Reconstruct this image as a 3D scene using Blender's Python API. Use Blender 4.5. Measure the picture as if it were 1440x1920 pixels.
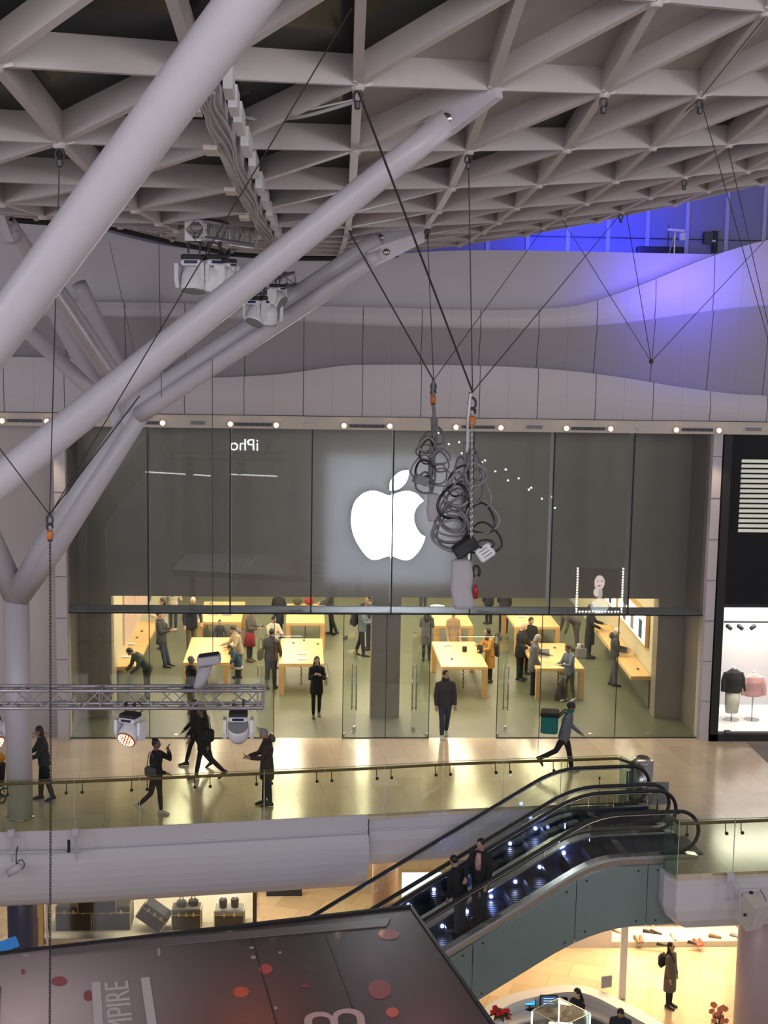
import bpy, math, random
import numpy as np
from mathutils import Vector, Matrix
random.seed(7)
R = math.radians
scene = bpy.context.scene
for o in list(bpy.data.objects): bpy.data.objects.remove(o)

# ------------------------------------------------------------------ camera
CAM_H, FOC = 10.5, 2615.0
PITCH, YAW, ROLL = math.atan(360/2615), R(3.4), .017
fwd = np.array([math.sin(YAW)*math.cos(PITCH), math.cos(YAW)*math.cos(PITCH), -math.sin(PITCH)])
rt = np.array([math.cos(YAW), -math.sin(YAW), 0.0]); up_ = np.cross(rt, fwd)
cr = rt*math.cos(ROLL)+up_*math.sin(ROLL); cu = -rt*math.sin(ROLL)+up_*math.cos(ROLL)
CP = np.array([0, 0, CAM_H])
cd = bpy.data.cameras.new('camera'); cam = bpy.data.objects.new('camera', cd); scene.collection.objects.link(cam)
cam.matrix_world = Matrix(((cr[0], cu[0], -fwd[0], 0), (cr[1], cu[1], -fwd[1], 0), (cr[2], cu[2], -fwd[2], CAM_H), (0, 0, 0, 1)))
cd.sensor_fit = 'VERTICAL'; cd.sensor_height = 24; cd.lens = FOC/1920*24; cd.clip_end = 400
scene.camera = cam
def ray(px, py): return fwd+cr*(px-720)/FOC-cu*(py-960)/FOC
def P(px, py, Y):                       # the point of the world plane Y seen at a pixel
    d = ray(px, py); return Vector(CP+d*(Y/d[1]))
def G(px, py, Z=0.0):                   # the point of the level Z seen at a pixel
    d = ray(px, py); return Vector(CP+d*((Z-CAM_H)/d[2]))

# ------------------------------------------------------------------ world, lights, exposure
vs = scene.view_settings
vs.view_transform = 'Standard'; vs.look = 'None'; vs.gamma = 1.0; vs.exposure = 0.37; vs.use_curve_mapping = False
w = bpy.data.worlds.new('world'); scene.world = w; w.use_nodes = True
w.node_tree.nodes['Background'].inputs[0].default_value = (.84, .80, .88, 1)
w.node_tree.nodes['Background'].inputs[1].default_value = 0.20
def area(name, loc, tgt, sx, sy, power, col=(1, 1, 1), spread=180):
    l = bpy.data.lights.new(name, 'AREA'); l.shape = 'RECTANGLE'; l.size = sx; l.size_y = sy; l.energy = power; l.color = col; l.spread = R(spread)
    o = bpy.data.objects.new(name, l); scene.collection.objects.link(o); o.location = loc
    o.rotation_euler = (Vector(tgt)-Vector(loc)).to_track_quat('-Z', 'Y').to_euler(); return o
def spot(name, loc, tgt, power, angle, col=(1, 1, 1), size=.1, blend=.5):
    l = bpy.data.lights.new(name, 'SPOT'); l.energy = power; l.color = col; l.spot_size = R(angle); l.shadow_soft_size = size; l.spot_blend = blend
    o = bpy.data.objects.new(name, l); scene.collection.objects.link(o); o.location = loc
    o.rotation_euler = (Vector(tgt)-Vector(loc)).to_track_quat('-Z', 'Y').to_euler(); return o
# bounce of the rest of the mall behind the viewer, and its floodlights washing the roof
area('mall_light_behind', (-9, -9, 12), (3, 34, 9), 16, 5, 1450, (.95, .93, 1))
area('mall_light_high', (9, -6, 14), (4, 34, 9), 14, 5, 1100, (1, .96, .95))
area('uplight_left', (-16, 12, 7), (2, 20, 12.4), 5, 5, 320, (.93, .9, 1))
area('uplight_right', (21, 14, 9.6), (3, 26, 12.6), 5, 2.5, 330, (.95, .93, 1))
STORE_LIGHT = 9.5
# blue floodlight on the wall above the fascia
spot('blue_flood', (8.0, 36.4, 12.45), (8.0, 39.4, 12.95), 1000, 150, (.03, .04, 1), .3, 1)
spot('blue_flood_low', (9.0, 31.9, 11.8), (9.3, 35.4, 11.3), 400, 125, (.10, .06, 1), .6, 1)

# ------------------------------------------------------------------ materials
def mat(name, col, rough=.5, metal=0, emit=None, es=0, noise=0, nscale=8, bump=0, spec=None, coat=0):
    m = bpy.data.materials.new(name); m.use_nodes = True; nt = m.node_tree; b = nt.nodes['Principled BSDF']
    b.inputs['Base Color'].default_value = (*col, 1); b.inputs['Roughness'].default_value = rough; b.inputs['Metallic'].default_value = metal
    if spec is not None: b.inputs['Specular IOR Level'].default_value = spec
    if coat: b.inputs['Coat Weight'].default_value = coat; b.inputs['Coat Roughness'].default_value = .06
    if emit: b.inputs['Emission Color'].default_value = (*emit, 1); b.inputs['Emission Strength'].default_value = es
    if noise or bump:
        tc = nt.nodes.new('ShaderNodeTexCoord'); n = nt.nodes.new('ShaderNodeTexNoise'); n.inputs['Scale'].default_value = nscale; n.inputs['Detail'].default_value = 5
        nt.links.new(tc.outputs['Object'], n.inputs['Vector'])
    if noise:
        mx = nt.nodes.new('ShaderNodeMix'); mx.data_type = 'RGBA'
        mx.inputs[6].default_value = (*[c*(1-noise) for c in col], 1); mx.inputs[7].default_value = (*[min(1, c*(1+noise)) for c in col], 1)
        nt.links.new(n.outputs['Fac'], mx.inputs[0]); nt.links.new(mx.outputs[2], b.inputs['Base Color'])
    if bump:
        bp = nt.nodes.new('ShaderNodeBump'); bp.inputs['Strength'].default_value = bump; bp.inputs['Distance'].default_value = .02
        nt.links.new(n.outputs['Fac'], bp.inputs['Height']); nt.links.new(bp.outputs['Normal'], b.inputs['Normal'])
    return m
def glass(name, tint, refl=1.0, rough=.01, ior=1.45, haze=0):
    m = bpy.data.materials.new(name); m.use_nodes = True; nt = m.node_tree; nt.nodes.clear()
    out = nt.nodes.new('ShaderNodeOutputMaterial'); t = nt.nodes.new('ShaderNodeBsdfTransparent'); t.inputs[0].default_value = (*tint, 1)
    g = nt.nodes.new('ShaderNodeBsdfGlossy'); g.inputs['Roughness'].default_value = rough
    f = nt.nodes.new('ShaderNodeFresnel'); f.inputs['IOR'].default_value = ior
    k = nt.nodes.new('ShaderNodeMath'); k.operation = 'MULTIPLY'; k.inputs[1].default_value = refl; nt.links.new(f.outputs[0], k.inputs[0])
    mx = nt.nodes.new('ShaderNodeMixShader'); nt.links.new(k.outputs[0], mx.inputs[0]); nt.links.new(t.outputs[0], mx.inputs[1]); nt.links.new(g.outputs[0], mx.inputs[2])
    last = mx
    if haze:
        d = nt.nodes.new('ShaderNodeBsdfDiffuse'); d.inputs[0].default_value = (.7, .72, .75, 1)
        m2 = nt.nodes.new('ShaderNodeMixShader'); m2.inputs[0].default_value = haze
        nt.links.new(mx.outputs[0], m2.inputs[1]); nt.links.new(d.outputs[0], m2.inputs[2]); last = m2
    nt.links.new(last.outputs[0], out.inputs[0]); return m
def tilemat(name, c1, c2, mortar, bw, bh, rough, rot=0, noise=.12, msize=.006):
    m = mat(name, c1, rough); nt = m.node_tree; b = nt.nodes['Principled BSDF']
    tc = nt.nodes.new('ShaderNodeTexCoord'); mp = nt.nodes.new('ShaderNodeMapping'); mp.inputs['Rotation'].default_value = (0, 0, rot)
    nt.links.new(tc.outputs['Object'], mp.inputs[0])
    br = nt.nodes.new('ShaderNodeTexBrick'); br.inputs['Scale'].default_value = 1; br.inputs['Color1'].default_value = (*c1, 1); br.inputs['Color2'].default_value = (*c2, 1)
    br.inputs['Mortar'].default_value = (*mortar, 1); br.inputs['Mortar Size'].default_value = msize; br.inputs['Brick Width'].default_value = bw; br.inputs['Row Height'].default_value = bh
    br.offset = .37; br.squash = 1
    nt.links.new(mp.outputs[0], br.inputs['Vector'])
    n = nt.nodes.new('ShaderNodeTexNoise'); n.inputs['Scale'].default_value = 1.3; n.inputs['Detail'].default_value = 8; nt.links.new(mp.outputs[0], n.inputs['Vector'])
    mx = nt.nodes.new('ShaderNodeMix'); mx.data_type = 'RGBA'; mx.blend_type = 'MULTIPLY'; mx.inputs[0].default_value = 1
    cr_ = nt.nodes.new('ShaderNodeValToRGB'); cr_.color_ramp.elements[0].color = (1-noise*2, 1-noise*2, 1-noise*2, 1); cr_.color_ramp.elements[1].color = (1, 1, 1, 1)
    nt.links.new(n.outputs['Fac'], cr_.inputs[0]); nt.links.new(br.outputs['Color'], mx.inputs[6]); nt.links.new(cr_.outputs[0], mx.inputs[7])
    nt.links.new(mx.outputs[2], b.inputs['Base Color']); return m
def seammat(name, col, x0, sp, width=.012, rough=.45):         # panelled wall: fine dark joints, alternate ones fainter
    m = mat(name, col, rough); nt = m.node_tree; b = nt.nodes['Principled BSDF']
    tc = nt.nodes.new('ShaderNodeTexCoord'); sx = nt.nodes.new('ShaderNodeSeparateXYZ'); nt.links.new(tc.outputs['Object'], sx.inputs[0])
    def seam(spc, off, wd):
        a = nt.nodes.new('ShaderNodeMath'); a.operation = 'SUBTRACT'; a.inputs[1].default_value = off; nt.links.new(sx.outputs[0], a.inputs[0])
        d = nt.nodes.new('ShaderNodeMath'); d.operation = 'DIVIDE'; d.inputs[1].default_value = spc; nt.links.new(a.outputs[0], d.inputs[0])
        f = nt.nodes.new('ShaderNodeMath'); f.operation = 'FRACT'; nt.links.new(d.outputs[0], f.inputs[0])
        l = nt.nodes.new('ShaderNodeMath'); l.operation = 'LESS_THAN'; l.inputs[1].default_value = wd/spc; nt.links.new(f.outputs[0], l.inputs[0]); return l
    s1 = seam(sp, x0, width*1.6); s2 = seam(sp, x0+sp/2, width*.7)
    k = nt.nodes.new('ShaderNodeMath'); k.operation = 'MULTIPLY'; k.inputs[1].default_value = .35; nt.links.new(s2.outputs[0], k.inputs[0])
    ad = nt.nodes.new('ShaderNodeMath'); ad.operation = 'MAXIMUM'; nt.links.new(s1.outputs[0], ad.inputs[0]); nt.links.new(k.outputs[0], ad.inputs[1])
    mx = nt.nodes.new('ShaderNodeMix'); mx.data_type = 'RGBA'; mx.inputs[6].default_value = (*col, 1); mx.inputs[7].default_value = (.07, .065, .075, 1)
    nt.links.new(ad.outputs[0], mx.inputs[0]); nt.links.new(mx.outputs[2], b.inputs['Base Color']); return m

M = {}
M['steel_white'] = mat('white_painted_steel', (.56, .53, .58), .38, noise=.04)
M['roof_beam'] = mat('roof_beam_paint', (.56, .51, .50), .45, noise=.05)
M['roof_panel'] = mat('roof_panel_paint', (.42, .38, .35), .6, noise=.05, nscale=2)
M['roof_glass'] = mat('night_glass', (.005, .005, .006), .15, spec=.12)
M['rubber_black'] = mat('black_rubber', (.012, .012, .013), .5, noise=.1)
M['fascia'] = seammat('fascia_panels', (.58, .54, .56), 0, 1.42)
M['fascia_shell'] = mat('fascia_shell', (.56, .52, .56), .5, noise=.03, nscale=1)
M['soffit'] = mat('soffit_cream', (.62, .56, .50), .5, noise=.03)
M['white_plaster'] = mat('gallery_slab_paint', (.62, .60, .64), .5, noise=.04, nscale=1)
M['wall_beige'] = mat('wall_beige', (.55, .50, .50), .6, noise=.04, nscale=2)
M['blue_wall'] = mat('upper_wall_panels', (.22, .22, .30), .6, noise=.06, nscale=1)
M['floor_stone'] = tilemat('travertine', (.80, .68, .52), (.68, .57, .43), (.50, .42, .32), 1.5, .6, .16, R(83), .12, .005)
M['store_floor'] = mat('store_floor_stone', (.125, .135, .09), .42, noise=.10, nscale=3)
M['steel_panel'] = mat('brushed_steel_panel', (.285, .25, .22), .45, .45, noise=.12, nscale=1.2)
M['store_wall'] = mat('store_wall', (.55, .50, .36), .6, noise=.05)
M['store_glass'] = glass('shopfront_glass', (.93, .945, .93), 1.3)
M['door_glass'] = glass('door_glass', (.93, .95, .93), .25)
M['edge_dark'] = mat('glass_edge', (.012, .015, .014), .3, noise=.1)
M['ledge_glass'] = glass('ledge_glass', (.70, .70, .74), 1.0, .12, haze=.6)
M['rail_glass'] = glass('balustrade_glass', (.925, .96, .875), 1.0)
M['esc_glass'] = glass('escalator_glass', (.95, .97, .96), .8)
M['corner_glass'] = glass('corner_glass', (.74, .87, .83), .3)
M['chrome'] = mat('brushed_steel', (.55, .54, .53), .25, 1, noise=.08)
M['dark_metal'] = mat('dark_metal', (.05, .05, .055), .4, .6, noise=.1)
M['wood'] = mat('maple_wood', (.72, .46, .19), .35, noise=.10, nscale=6)
M['wood_leg'] = mat('maple_leg', (.60, .36, .15), .4, noise=.10, nscale=6)
M['brown_rail'] = mat('wooden_handrail', (.20, .12, .06), .35, noise=.2, nscale=12)
M['black'] = mat('matte_black', (.015, .015, .017), .6, noise=.2)
M['white'] = mat('white_plastic', (.74, .73, .76), .4, noise=.03)
M['paper'] = mat('white_cloth', (.42, .39, .42), .8, noise=.08, bump=.3)
M['grey'] = mat('grey_plastic', (.22, .22, .23), .5, noise=.1)
M['cable'] = mat('grey_cable', (.16, .15, .16), .5, noise=.2, nscale=30)
M['cable_light'] = mat('pale_cable', (.45, .43, .43), .5, noise=.1)
M['wire'] = mat('steel_wire', (.055, .05, .055), .4, .5, noise=.1)
M['orange'] = mat('orange_block', (.50, .16, .03), .45, noise=.15)
M['alu'] = mat('aluminium_truss', (.42, .40, .42), .35, .7, noise=.1)
M['logo'] = mat('lit_logo_face', (1, 1, 1), .5, emit=(.93, .95, 1), es=9)
M['logo_edge'] = mat('logo_edge', (.5, .48, .5), .4, noise=.05)
M['warm_light'] = mat('downlight_lens', (1, .8, .6), .5, emit=(1, .62, .34), es=9)
M['lightbox'] = mat('store_light_panel', (1, 1, 1), .5, emit=(1, .87, .60), es=STORE_LIGHT)
M['teal_panel'] = mat('escalator_cladding_glass', (.19, .26, .255), .28, noise=.05, nscale=1, coat=.4)
M['step'] = mat('escalator_step', (.035, .045, .075), .38, .5, noise=.2, nscale=10)
M['step_light'] = mat('step_light', (1, 1, 1), .4, emit=(.50, .58, 1), es=38)
M['skin'] = mat('skin', (.42, .25, .18), .5, noise=.06)
M['skin2'] = mat('pale_skin', (.58, .37, .28), .5, noise=.06)
M['skin3'] = mat('brown_skin', (.20, .11, .07), .5, noise=.06)
M['eye'] = mat('eye', (.01, .01, .01), .2, noise=.1)
def cloth(n, c): M[n] = mat('cloth_'+n, c, .85, noise=.18, nscale=14, bump=.25); return M[n]
for n, c in dict(c_black=(.012, .012, .014), c_navy=(.015, .018, .03), c_grey=(.10, .10, .11), c_dgrey=(.04, .04, .045), c_green=(.04, .05, .022), c_jeans=(.035, .05, .08),
                 c_white=(.55, .50, .42), c_beige=(.42, .33, .23), c_red=(.28, .02, .02), c_brown=(.045, .03, .022), c_mustard=(.36, .17, .03), c_khaki=(.16, .12, .06),
                 c_olive=(.07, .065, .03), c_denim=(.13, .16, .20), c_blue=(.02, .06, .11), c_teal=(.01, .16, .15), c_camel=(.40, .27, .16), c_greycoat=(.10, .085, .075), c_pink=(.62, .33, .33)).items(): cloth(n, c)
M['h_black'] = mat('black_hair', (.010, .008, .007), .45, noise=.3, nscale=30)
M['h_brown'] = mat('brown_hair', (.04, .022, .012), .5, noise=.3, nscale=30)
M['h_grey'] = mat('grey_hair', (.25, .24, .23), .6, noise=.2, nscale=30)
M['h_white'] = mat('white_hair', (.62, .58, .52), .6, noise=.1, nscale=30)
M['trunk'] = mat('trunk_vinyl', (.010, .009, .008), .5, noise=.2, spec=.25)
M['shoe'] = mat('dark_shoe', (.012, .011, .010), .4, noise=.2)
M['shoe_white'] = mat('white_shoe', (.55, .55, .52), .5, noise=.1)

# ------------------------------------------------------------------ mesh building
def xf(v, o): return (v[0]-o[0], v[1]-o[1], v[2]-o[2])
class MB:
    def __init__(s): s.v = []; s.f = []
    def add(s, vs, fs):
        n = len(s.v); s.v += [tuple(v) for v in vs]; s.f += [tuple(i+n for i in f) for f in fs]; return s
    def box(s, c, d, rz=0, rx=0, ry=0):
        m = Matrix.Rotation(rz, 3, 'Z') @ Matrix.Rotation(ry, 3, 'Y') @ Matrix.Rotation(rx, 3, 'X'); c = Vector(c)
        vs = [c+m @ Vector((sx*d[0]/2, sy*d[1]/2, sz*d[2]/2)) for sx in (-1, 1) for sy in (-1, 1) for sz in (-1, 1)]
        return s.add(vs, [(0, 1, 3, 2), (4, 6, 7, 5), (0, 4, 5, 1), (2, 3, 7, 6), (0, 2, 6, 4), (1, 5, 7, 3)])
    def bev(s, c, d, b=.01, rz=0, rx=0, ry=0):      # box with chamfered edges
        m = Matrix.Rotation(rz, 3, 'Z') @ Matrix.Rotation(ry, 3, 'Y') @ Matrix.Rotation(rx, 3, 'X'); c = Vector(c); b = min(b, min(d)*.45)
        vs = []
        for z, k in ((-1, b), (-1, 0), (1, 0), (1, b)):
            zz = z*d[2]/2 + ({(-1, b): 0, (-1, 0): b, (1, 0): -b, (1, b): 0}[(z, k)])
            X = d[0]/2-k; Yv = d[1]/2-k; q = b*.999
            for a in ((-X+q, -Yv), (X-q, -Yv), (X, -Yv+q), (X, Yv-q), (X-q, Yv), (-X+q, Yv), (-X, Yv-q), (-X, -Yv+q)): vs.append(c+m @ Vector((a[0], a[1], zz)))
        fs = [tuple(reversed(range(8))), tuple(range(24, 32))]
        for r in range(3):
            for i in range(8): j = (i+1) % 8; fs.append((r*8+i, r*8+j, r*8+8+j, r*8+8+i))
        return s.add(vs, fs)
    def bar(s, a, b, w_, h, up=(0, 0, 1), drop=0):
        a = Vector(a); b = Vector(b); d = (b-a).normalized(); u = Vector(up); u = (u-d*u.dot(d)).normalized(); r = d.cross(u)
        vs = []
        for p in (a, b):
            for sx, sz in ((-1, 0), (1, 0), (1, 1), (-1, 1)): vs.append(p+r*(sx*w_/2)+u*(sz*h+drop))
        return s.add(vs, [(0, 1, 2, 3), (7, 6, 5, 4), (0, 4, 5, 1), (1, 5, 6, 2), (2, 6, 7, 3), (3, 7, 4, 0)])
    def tube(s, pts, r, n=8, closed=False, cap=True):
        pts = [Vector(p) for p in pts]; N = len(pts); rs = r if isinstance(r, (list, tuple)) else [r]*N
        vs = []; u = None
        for i, p in enumerate(pts):
            if closed: t = pts[(i+1) % N]-pts[i-1]
            else: t = pts[min(i+1, N-1)]-pts[max(i-1, 0)]
            if t.length < 1e-9: t = Vector((0, 0, 1))
            t.normalize()
            if u is None: u = t.orthogonal().normalized()
            u = (u-t*u.dot(t)); u = u.normalized() if u.length > 1e-6 else t.orthogonal().normalized()
            q = t.cross(u)
            for k in range(n): a = 2*math.pi*k/n; vs.append(p+(u*math.cos(a)+q*math.sin(a))*rs[i])
        fs = []
        for i in range(N if closed else N-1):
            j = (i+1) % N
            for k in range(n): l = (k+1) % n; fs.append((i*n+k, i*n+l, j*n+l, j*n+k))
        if cap and not closed: fs += [tuple(reversed(range(n))), tuple((N-1)*n+k for k in range(n))]
        return s.add(vs, fs)
    def lathe(s, c, prof, n=24, axis='Z', rot=None):
        c = Vector(c); vs = []
        for r, z in prof:
            for k in range(n):
                a = 2*math.pi*k/n; v = Vector((r*math.cos(a), r*math.sin(a), z))
                if axis == 'Y': v = Vector((v.x, v.z, v.y))
                if axis == 'X': v = Vector((v.z, v.y, v.x))
                if rot: v = rot @ v
                vs.append(c+v)
        fs = []
        for i in range(len(prof)-1):
            for k in range(n): l = (k+1) % n; fs.append((i*n+k, i*n+l, i*n+n+l, i*n+n+k))
        fs += [tuple(reversed(range(n))), tuple((len(prof)-1)*n+k for k in range(n))]
        return s.add(vs, fs)
    def ell(s, c, rx, ry, rz, rot=None, n=14, m=9):
        c = Vector(c); vs = []; fs = []
        for i in range(1, m):
            t = math.pi*i/m
            for k in range(n):
                a = 2*math.pi*k/n; v = Vector((rx*math.sin(t)*math.cos(a), ry*math.sin(t)*math.sin(a), rz*math.cos(t)))
                vs.append(c+(rot @ v if rot else v))
        for e in (1, -1): v = Vector((0, 0, rz*e)); vs.append(c+(rot @ v if rot else v))
        T = (m-1)*n
        for i in range(m-2):
            for k in range(n): l = (k+1) % n; fs.append((i*n+k, i*n+n+k, i*n+n+l, i*n+l))
        for k in range(n): l = (k+1) % n; fs.append((T, k, l)); fs.append((T+1, (m-2)*n+l, (m-2)*n+k))
        return s.add(vs, fs)
    def loft(s, rings, n=16):           # rings: (centre, vec_a, vec_b) ellipses
        vs = []; fs = []
        for c, a, b in rings:
            for k in range(n): t = 2*math.pi*k/n; vs.append(Vector(c)+Vector(a)*math.cos(t)+Vector(b)*math.sin(t))
        for i in range(len(rings)-1):
            for k in range(n): l = (k+1) % n; fs.append((i*n+k, i*n+l, i*n+n+l, i*n+n+k))
        fs += [tuple(reversed(range(n))), tuple((len(rings)-1)*n+k for k in range(n))]
        return s.add(vs, fs)
    def prism(s, poly, off):            # closed outline of 3-D points, pushed along off
        n = len(poly); off = Vector(off); vs = [Vector(p) for p in poly]+[Vector(p)+off for p in poly]
        fs = [tuple(reversed(range(n))), tuple(range(n, 2*n))]+[(i, (i+1) % n, n+(i+1) % n, n+i) for i in range(n)]
        return s.add(vs, fs)
    def build(s, name, m, parent=None, smooth=False, rel=True, mods=None):
        me = bpy.data.meshes.new(name); o = bpy.data.objects.new(name, me); scene.collection.objects.link(o)
        org = (0, 0, 0)
        if parent is not None:
            o.parent = parent
            if rel:
                q = parent; org = Vector((0, 0, 0))
                while q is not None: org = org+q.location; q = q.parent
        elif s.v:
            a = np.array([tuple(v) for v in s.v]); org = ((a[:, 0].min()+a[:, 0].max())/2, (a[:, 1].min()+a[:, 1].max())/2, a[:, 2].min())
            if not rel: org = (0, 0, 0)
            o.location = org
        me.from_pydata([xf(v, org) for v in s.v], [], s.f); me.update()
        if smooth:
            for p in me.polygons: p.use_smooth = True
        if isinstance(m, str): m = M[m]
        me.materials.append(m); return o
def remesh(o, vs_):
    md = o.modifiers.new('remesh', 'REMESH'); md.mode = 'VOXEL'; md.voxel_size = vs_; md.use_smooth_shade = True; return o
def tag(o, label=None, cat=None, group=None, kind=None):
    if label: o['label'] = label
    if cat: o['category'] = cat
    if group: o['group'] = group
    if kind: o['kind'] = kind
    return o
def empty(name, loc, label=None, cat=None, group=None, kind=None, rz=0):
    o = bpy.data.objects.new(name, None); scene.collection.objects.link(o); o.location = loc; o.rotation_euler = (0, 0, rz); o.empty_display_size = .1
    return tag(o, label, cat, group, kind)
def struct(mb, name, m, parent=None, smooth=False, rel=False):
    o = mb.build(name, m, parent, smooth, rel)
    if parent is None: o['kind'] = 'structure'
    return o
def crom(pts, n=8):                     # smooth curve through points
    pts = [tuple(p) for p in pts]; D = len(pts[0]); out = []
    for i in range(len(pts)-1):
        p0 = pts[max(i-1, 0)]; p1 = pts[i]; p2 = pts[i+1]; p3 = pts[min(i+2, len(pts)-1)]
        for k in range(n):
            t = k/n; out.append(tuple(.5*((2*p1[d])+(-p0[d]+p2[d])*t+(2*p0[d]-5*p1[d]+4*p2[d]-p3[d])*t*t+(-p0[d]+3*p1[d]-3*p2[d]+p3[d])*t**3) for d in range(D)))
    out.append(pts[-1]); return out
def copy_tree(o, parent=None):
    c = o.copy(); scene.collection.objects.link(c)
    if parent is not None: c.parent = parent
    for ch in list(o.children): copy_tree(ch, c)
    return c
def text_mesh(body, size, extrude=.004, off=0):
    cu_ = bpy.data.curves.new('t', 'FONT'); cu_.body = body; cu_.size = size; cu_.extrude = extrude; cu_.offset = off; cu_.align_x = 'CENTER'; cu_.align_y = 'CENTER'
    o = bpy.data.objects.new('t', cu_); scene.collection.objects.link(o); bpy.context.view_layer.update()
    me = bpy.data.meshes.new_from_object(o.evaluated_get(bpy.context.evaluated_depsgraph_get())); bpy.data.objects.remove(o)
    return [Vector(v.co) for v in me.vertices], [tuple(p.vertices) for p in me.polygons]

# ================================================================== THE SETTING
SF = G(720, 1384, 0).y                  # the shopfront's glass plane
PW = G(720, 1346, 0).y                  # the steel panel wall behind it
LZ = -5.6                               # floor of the storey below
def X_at(px, py, Y): return P(px, py, Y).x
# upper gallery floor
edge_px = [(-260, 1574), (0, 1560), (140, 1555), (262, 1549), (380, 1543), (495, 1537), (608, 1531), (720, 1525), (830, 1518), (942, 1513), (1050, 1509), (1157, 1505)]
edge = [G(x, y, 0) for x, y in edge_px]
corner = G(1270, 1640, 0); right_end = G(1440, 1632, 0); re2 = corner+(right_end-corner)*2.2
E_D = Vector((-.9945, -.105, 0)); E_N = Vector((.105, -.9945, 0))       # escalator: down the run / towards the viewer
back_corner = Vector((G(1215, 1560, 0).x+.15, edge[-1].y-.05, 0))
front_land = [edge[-1], Vector((edge[-1].x+.2, edge[-1].y-3.35, 0)), Vector((corner.x-.05, corner.y+.25, 0)), corner, re2]
poly = list(edge)+front_land+[Vector((re2.x, SF+.02, 0)), Vector((edge[0].x, SF+.02, 0))]
struct(MB().prism([Vector((p.x, p.y, -.12)) for p in poly], (0, 0, .12)), 'floor', 'floor_stone')
# slab edge: curved white fascia following the edge
def fascia_run(pts, prof, name, m='white_plaster'):
    pts = [Vector(p) for p in pts]; vs = []; fs = []; n = len(prof)
    for i, p in enumerate(pts):
        a = pts[max(i-1, 0)]; b = pts[min(i+1, len(pts)-1)]; d = (b-a).normalized(); nn = Vector((d.y, -d.x, 0))
        for o_, z in prof: vs.append(p+nn*o_+Vector((0, 0, z)))
    for i in range(len(pts)-1):
        for k in range(n): l = (k+1) % n; fs.append((i*n+k, i*n+l, i*n+n+l, i*n+n+k))
    fs += [tuple(reversed(range(n))), tuple((len(pts)-1)*n+k for k in range(n))]
    return struct(MB().add(vs, fs), name, m)
prof = [(.03, 0), (.03, -.36), (.0, -.38), (.0, -.40), (.10, -.42), (.16, -.52), (.185, -.66), (.19, -.82), (.175, -1.0), (.14, -1.16), (.09, -1.32), (.01, -1.48), (-.10, -1.61), (-.24, -1.70), (-.42, -1.75), (-.6, -1.76), (-.6, -.13), (-.3, -.125)]
i7 = 6
sm = [Vector(p) for p in crom([tuple(p) for p in edge[:i7+2]], 4)]
cutx = G(690, 1527, 0).x
left_run = [p for p in sm if p.x < cutx]+[Vector((cutx, np.interp(cutx, [p.x for p in sm], [p.y for p in sm]), 0))]
fascia_run(left_run, prof, 'trim_1')
right_run = [Vector((cutx+.03, left_run[-1].y+.12, 0))]+[p+Vector((0, .05, 0)) for p in edge[i7+2:]]
fascia_run(right_run, [(.03, 0), (.03, -.36), (.0, -.38), (.0, -.40), (.05, -.42), (.08, -.62), (.04, -.95), (-.05, -1.15), (-.30, -1.30), (-.6, -1.3), (-.6, -.13), (-.3, -.125)], 'trim_2')
# box-like slab end on the right, with its tapered underside
c0 = front_land[2]; 
cc = corner
def shell(poly_top, levels):            # levels: (inset, z)
    cx = sum(p.x for p in poly_top)/len(poly_top); cy = sum(p.y for p in poly_top)/len(poly_top); n = len(poly_top); vs = []; fs = []
    for ins, z in levels:
        for p in poly_top:
            d = Vector((cx-p.x, cy-p.y, 0)).normalized(); vs.append(Vector((p.x, p.y, 0))+d*ins+Vector((0, 0, z)))
    for i in range(len(levels)-1):
        for k in range(n): l = (k+1) % n; fs.append((i*n+l, i*n+k, i*n+n+k, i*n+n+l))
    fs += [tuple(range(n)), tuple(reversed([(len(levels)-1)*n+k for k in range(n)]))]
    return MB().add(vs, fs)
rb = [Vector((cc.x-.17, cc.y+.30, 0)), cc, re2, re2+Vector((0, 2.6, 0)), Vector((cc.x-.17, cc.y+2.6, 0))]
struct(shell(rb, [(0, -.122), (0, -.24), (.015, -.25), (.015, -.265), (0, -.275), (0, -.75), (.10, -.98), (.34, -1.18), (.6, -1.24)]), 'trim_3', 'white_plaster')
struct(MB().prism([Vector((p.x, p.y, -1.25)) for p in [edge[0]+Vector((0, .6, 0)), edge[-1]+Vector((0, .6, 0)), Vector((edge[-1].x+.5, rb[0].y+1.5, 0)), Vector((re2.x, re2.y+1.2, 0)), Vector((re2.x, SF+2, 0)), Vector((edge[0].x, SF+2, 0))]], (0, 0, .03)), 'ceiling_2', 'wall_beige')
# storey below
struct(MB().box((4, 30, LZ-.05), (60, 50, .1)), 'floor_2', tilemat('travertine_low', (.66, .50, .33), (.52, .38, .24), (.32, .24, .16), 1.2, .8, .14, R(20)))

# shopfront surround --------------------------------------------------------
ztop = P(720, 806, SF).z
XL, XR = X_at(124, 1100, SF), X_at(1325, 1100, SF)
# white piers either side
def pier(px0, px1, name):
    x0 = X_at(px0, 1100, SF-.25); x1 = X_at(px1, 1100, SF-.25)
    o = struct(MB().box(((x0+x1)/2, SF, ztop/2+.05), (x1-x0, .5, ztop+.1)), name, 'fascia_shell')
    j = MB()
    for k in range(1, 8): j.box(((x0+x1)/2, SF-.252, k*1.04), (x1-x0, .01, .012))
    j.build('joint', 'rubber_black', o, rel=False); MB().box(((x0+x1)/2, SF-.255, .11), (x1-x0, .02, .22)).build('plinth', 'wall_beige', o, rel=False)
    return x0, x1
px_a = pier(104, 125, 'wall_pier_left'); px_b = pier(1325, 1342, 'wall_pier_right')
struct(MB().box((px_a[0]-3, SF+.9, 4), (6, .1, 8.2)), 'wall_left', 'wall_beige')
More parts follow.
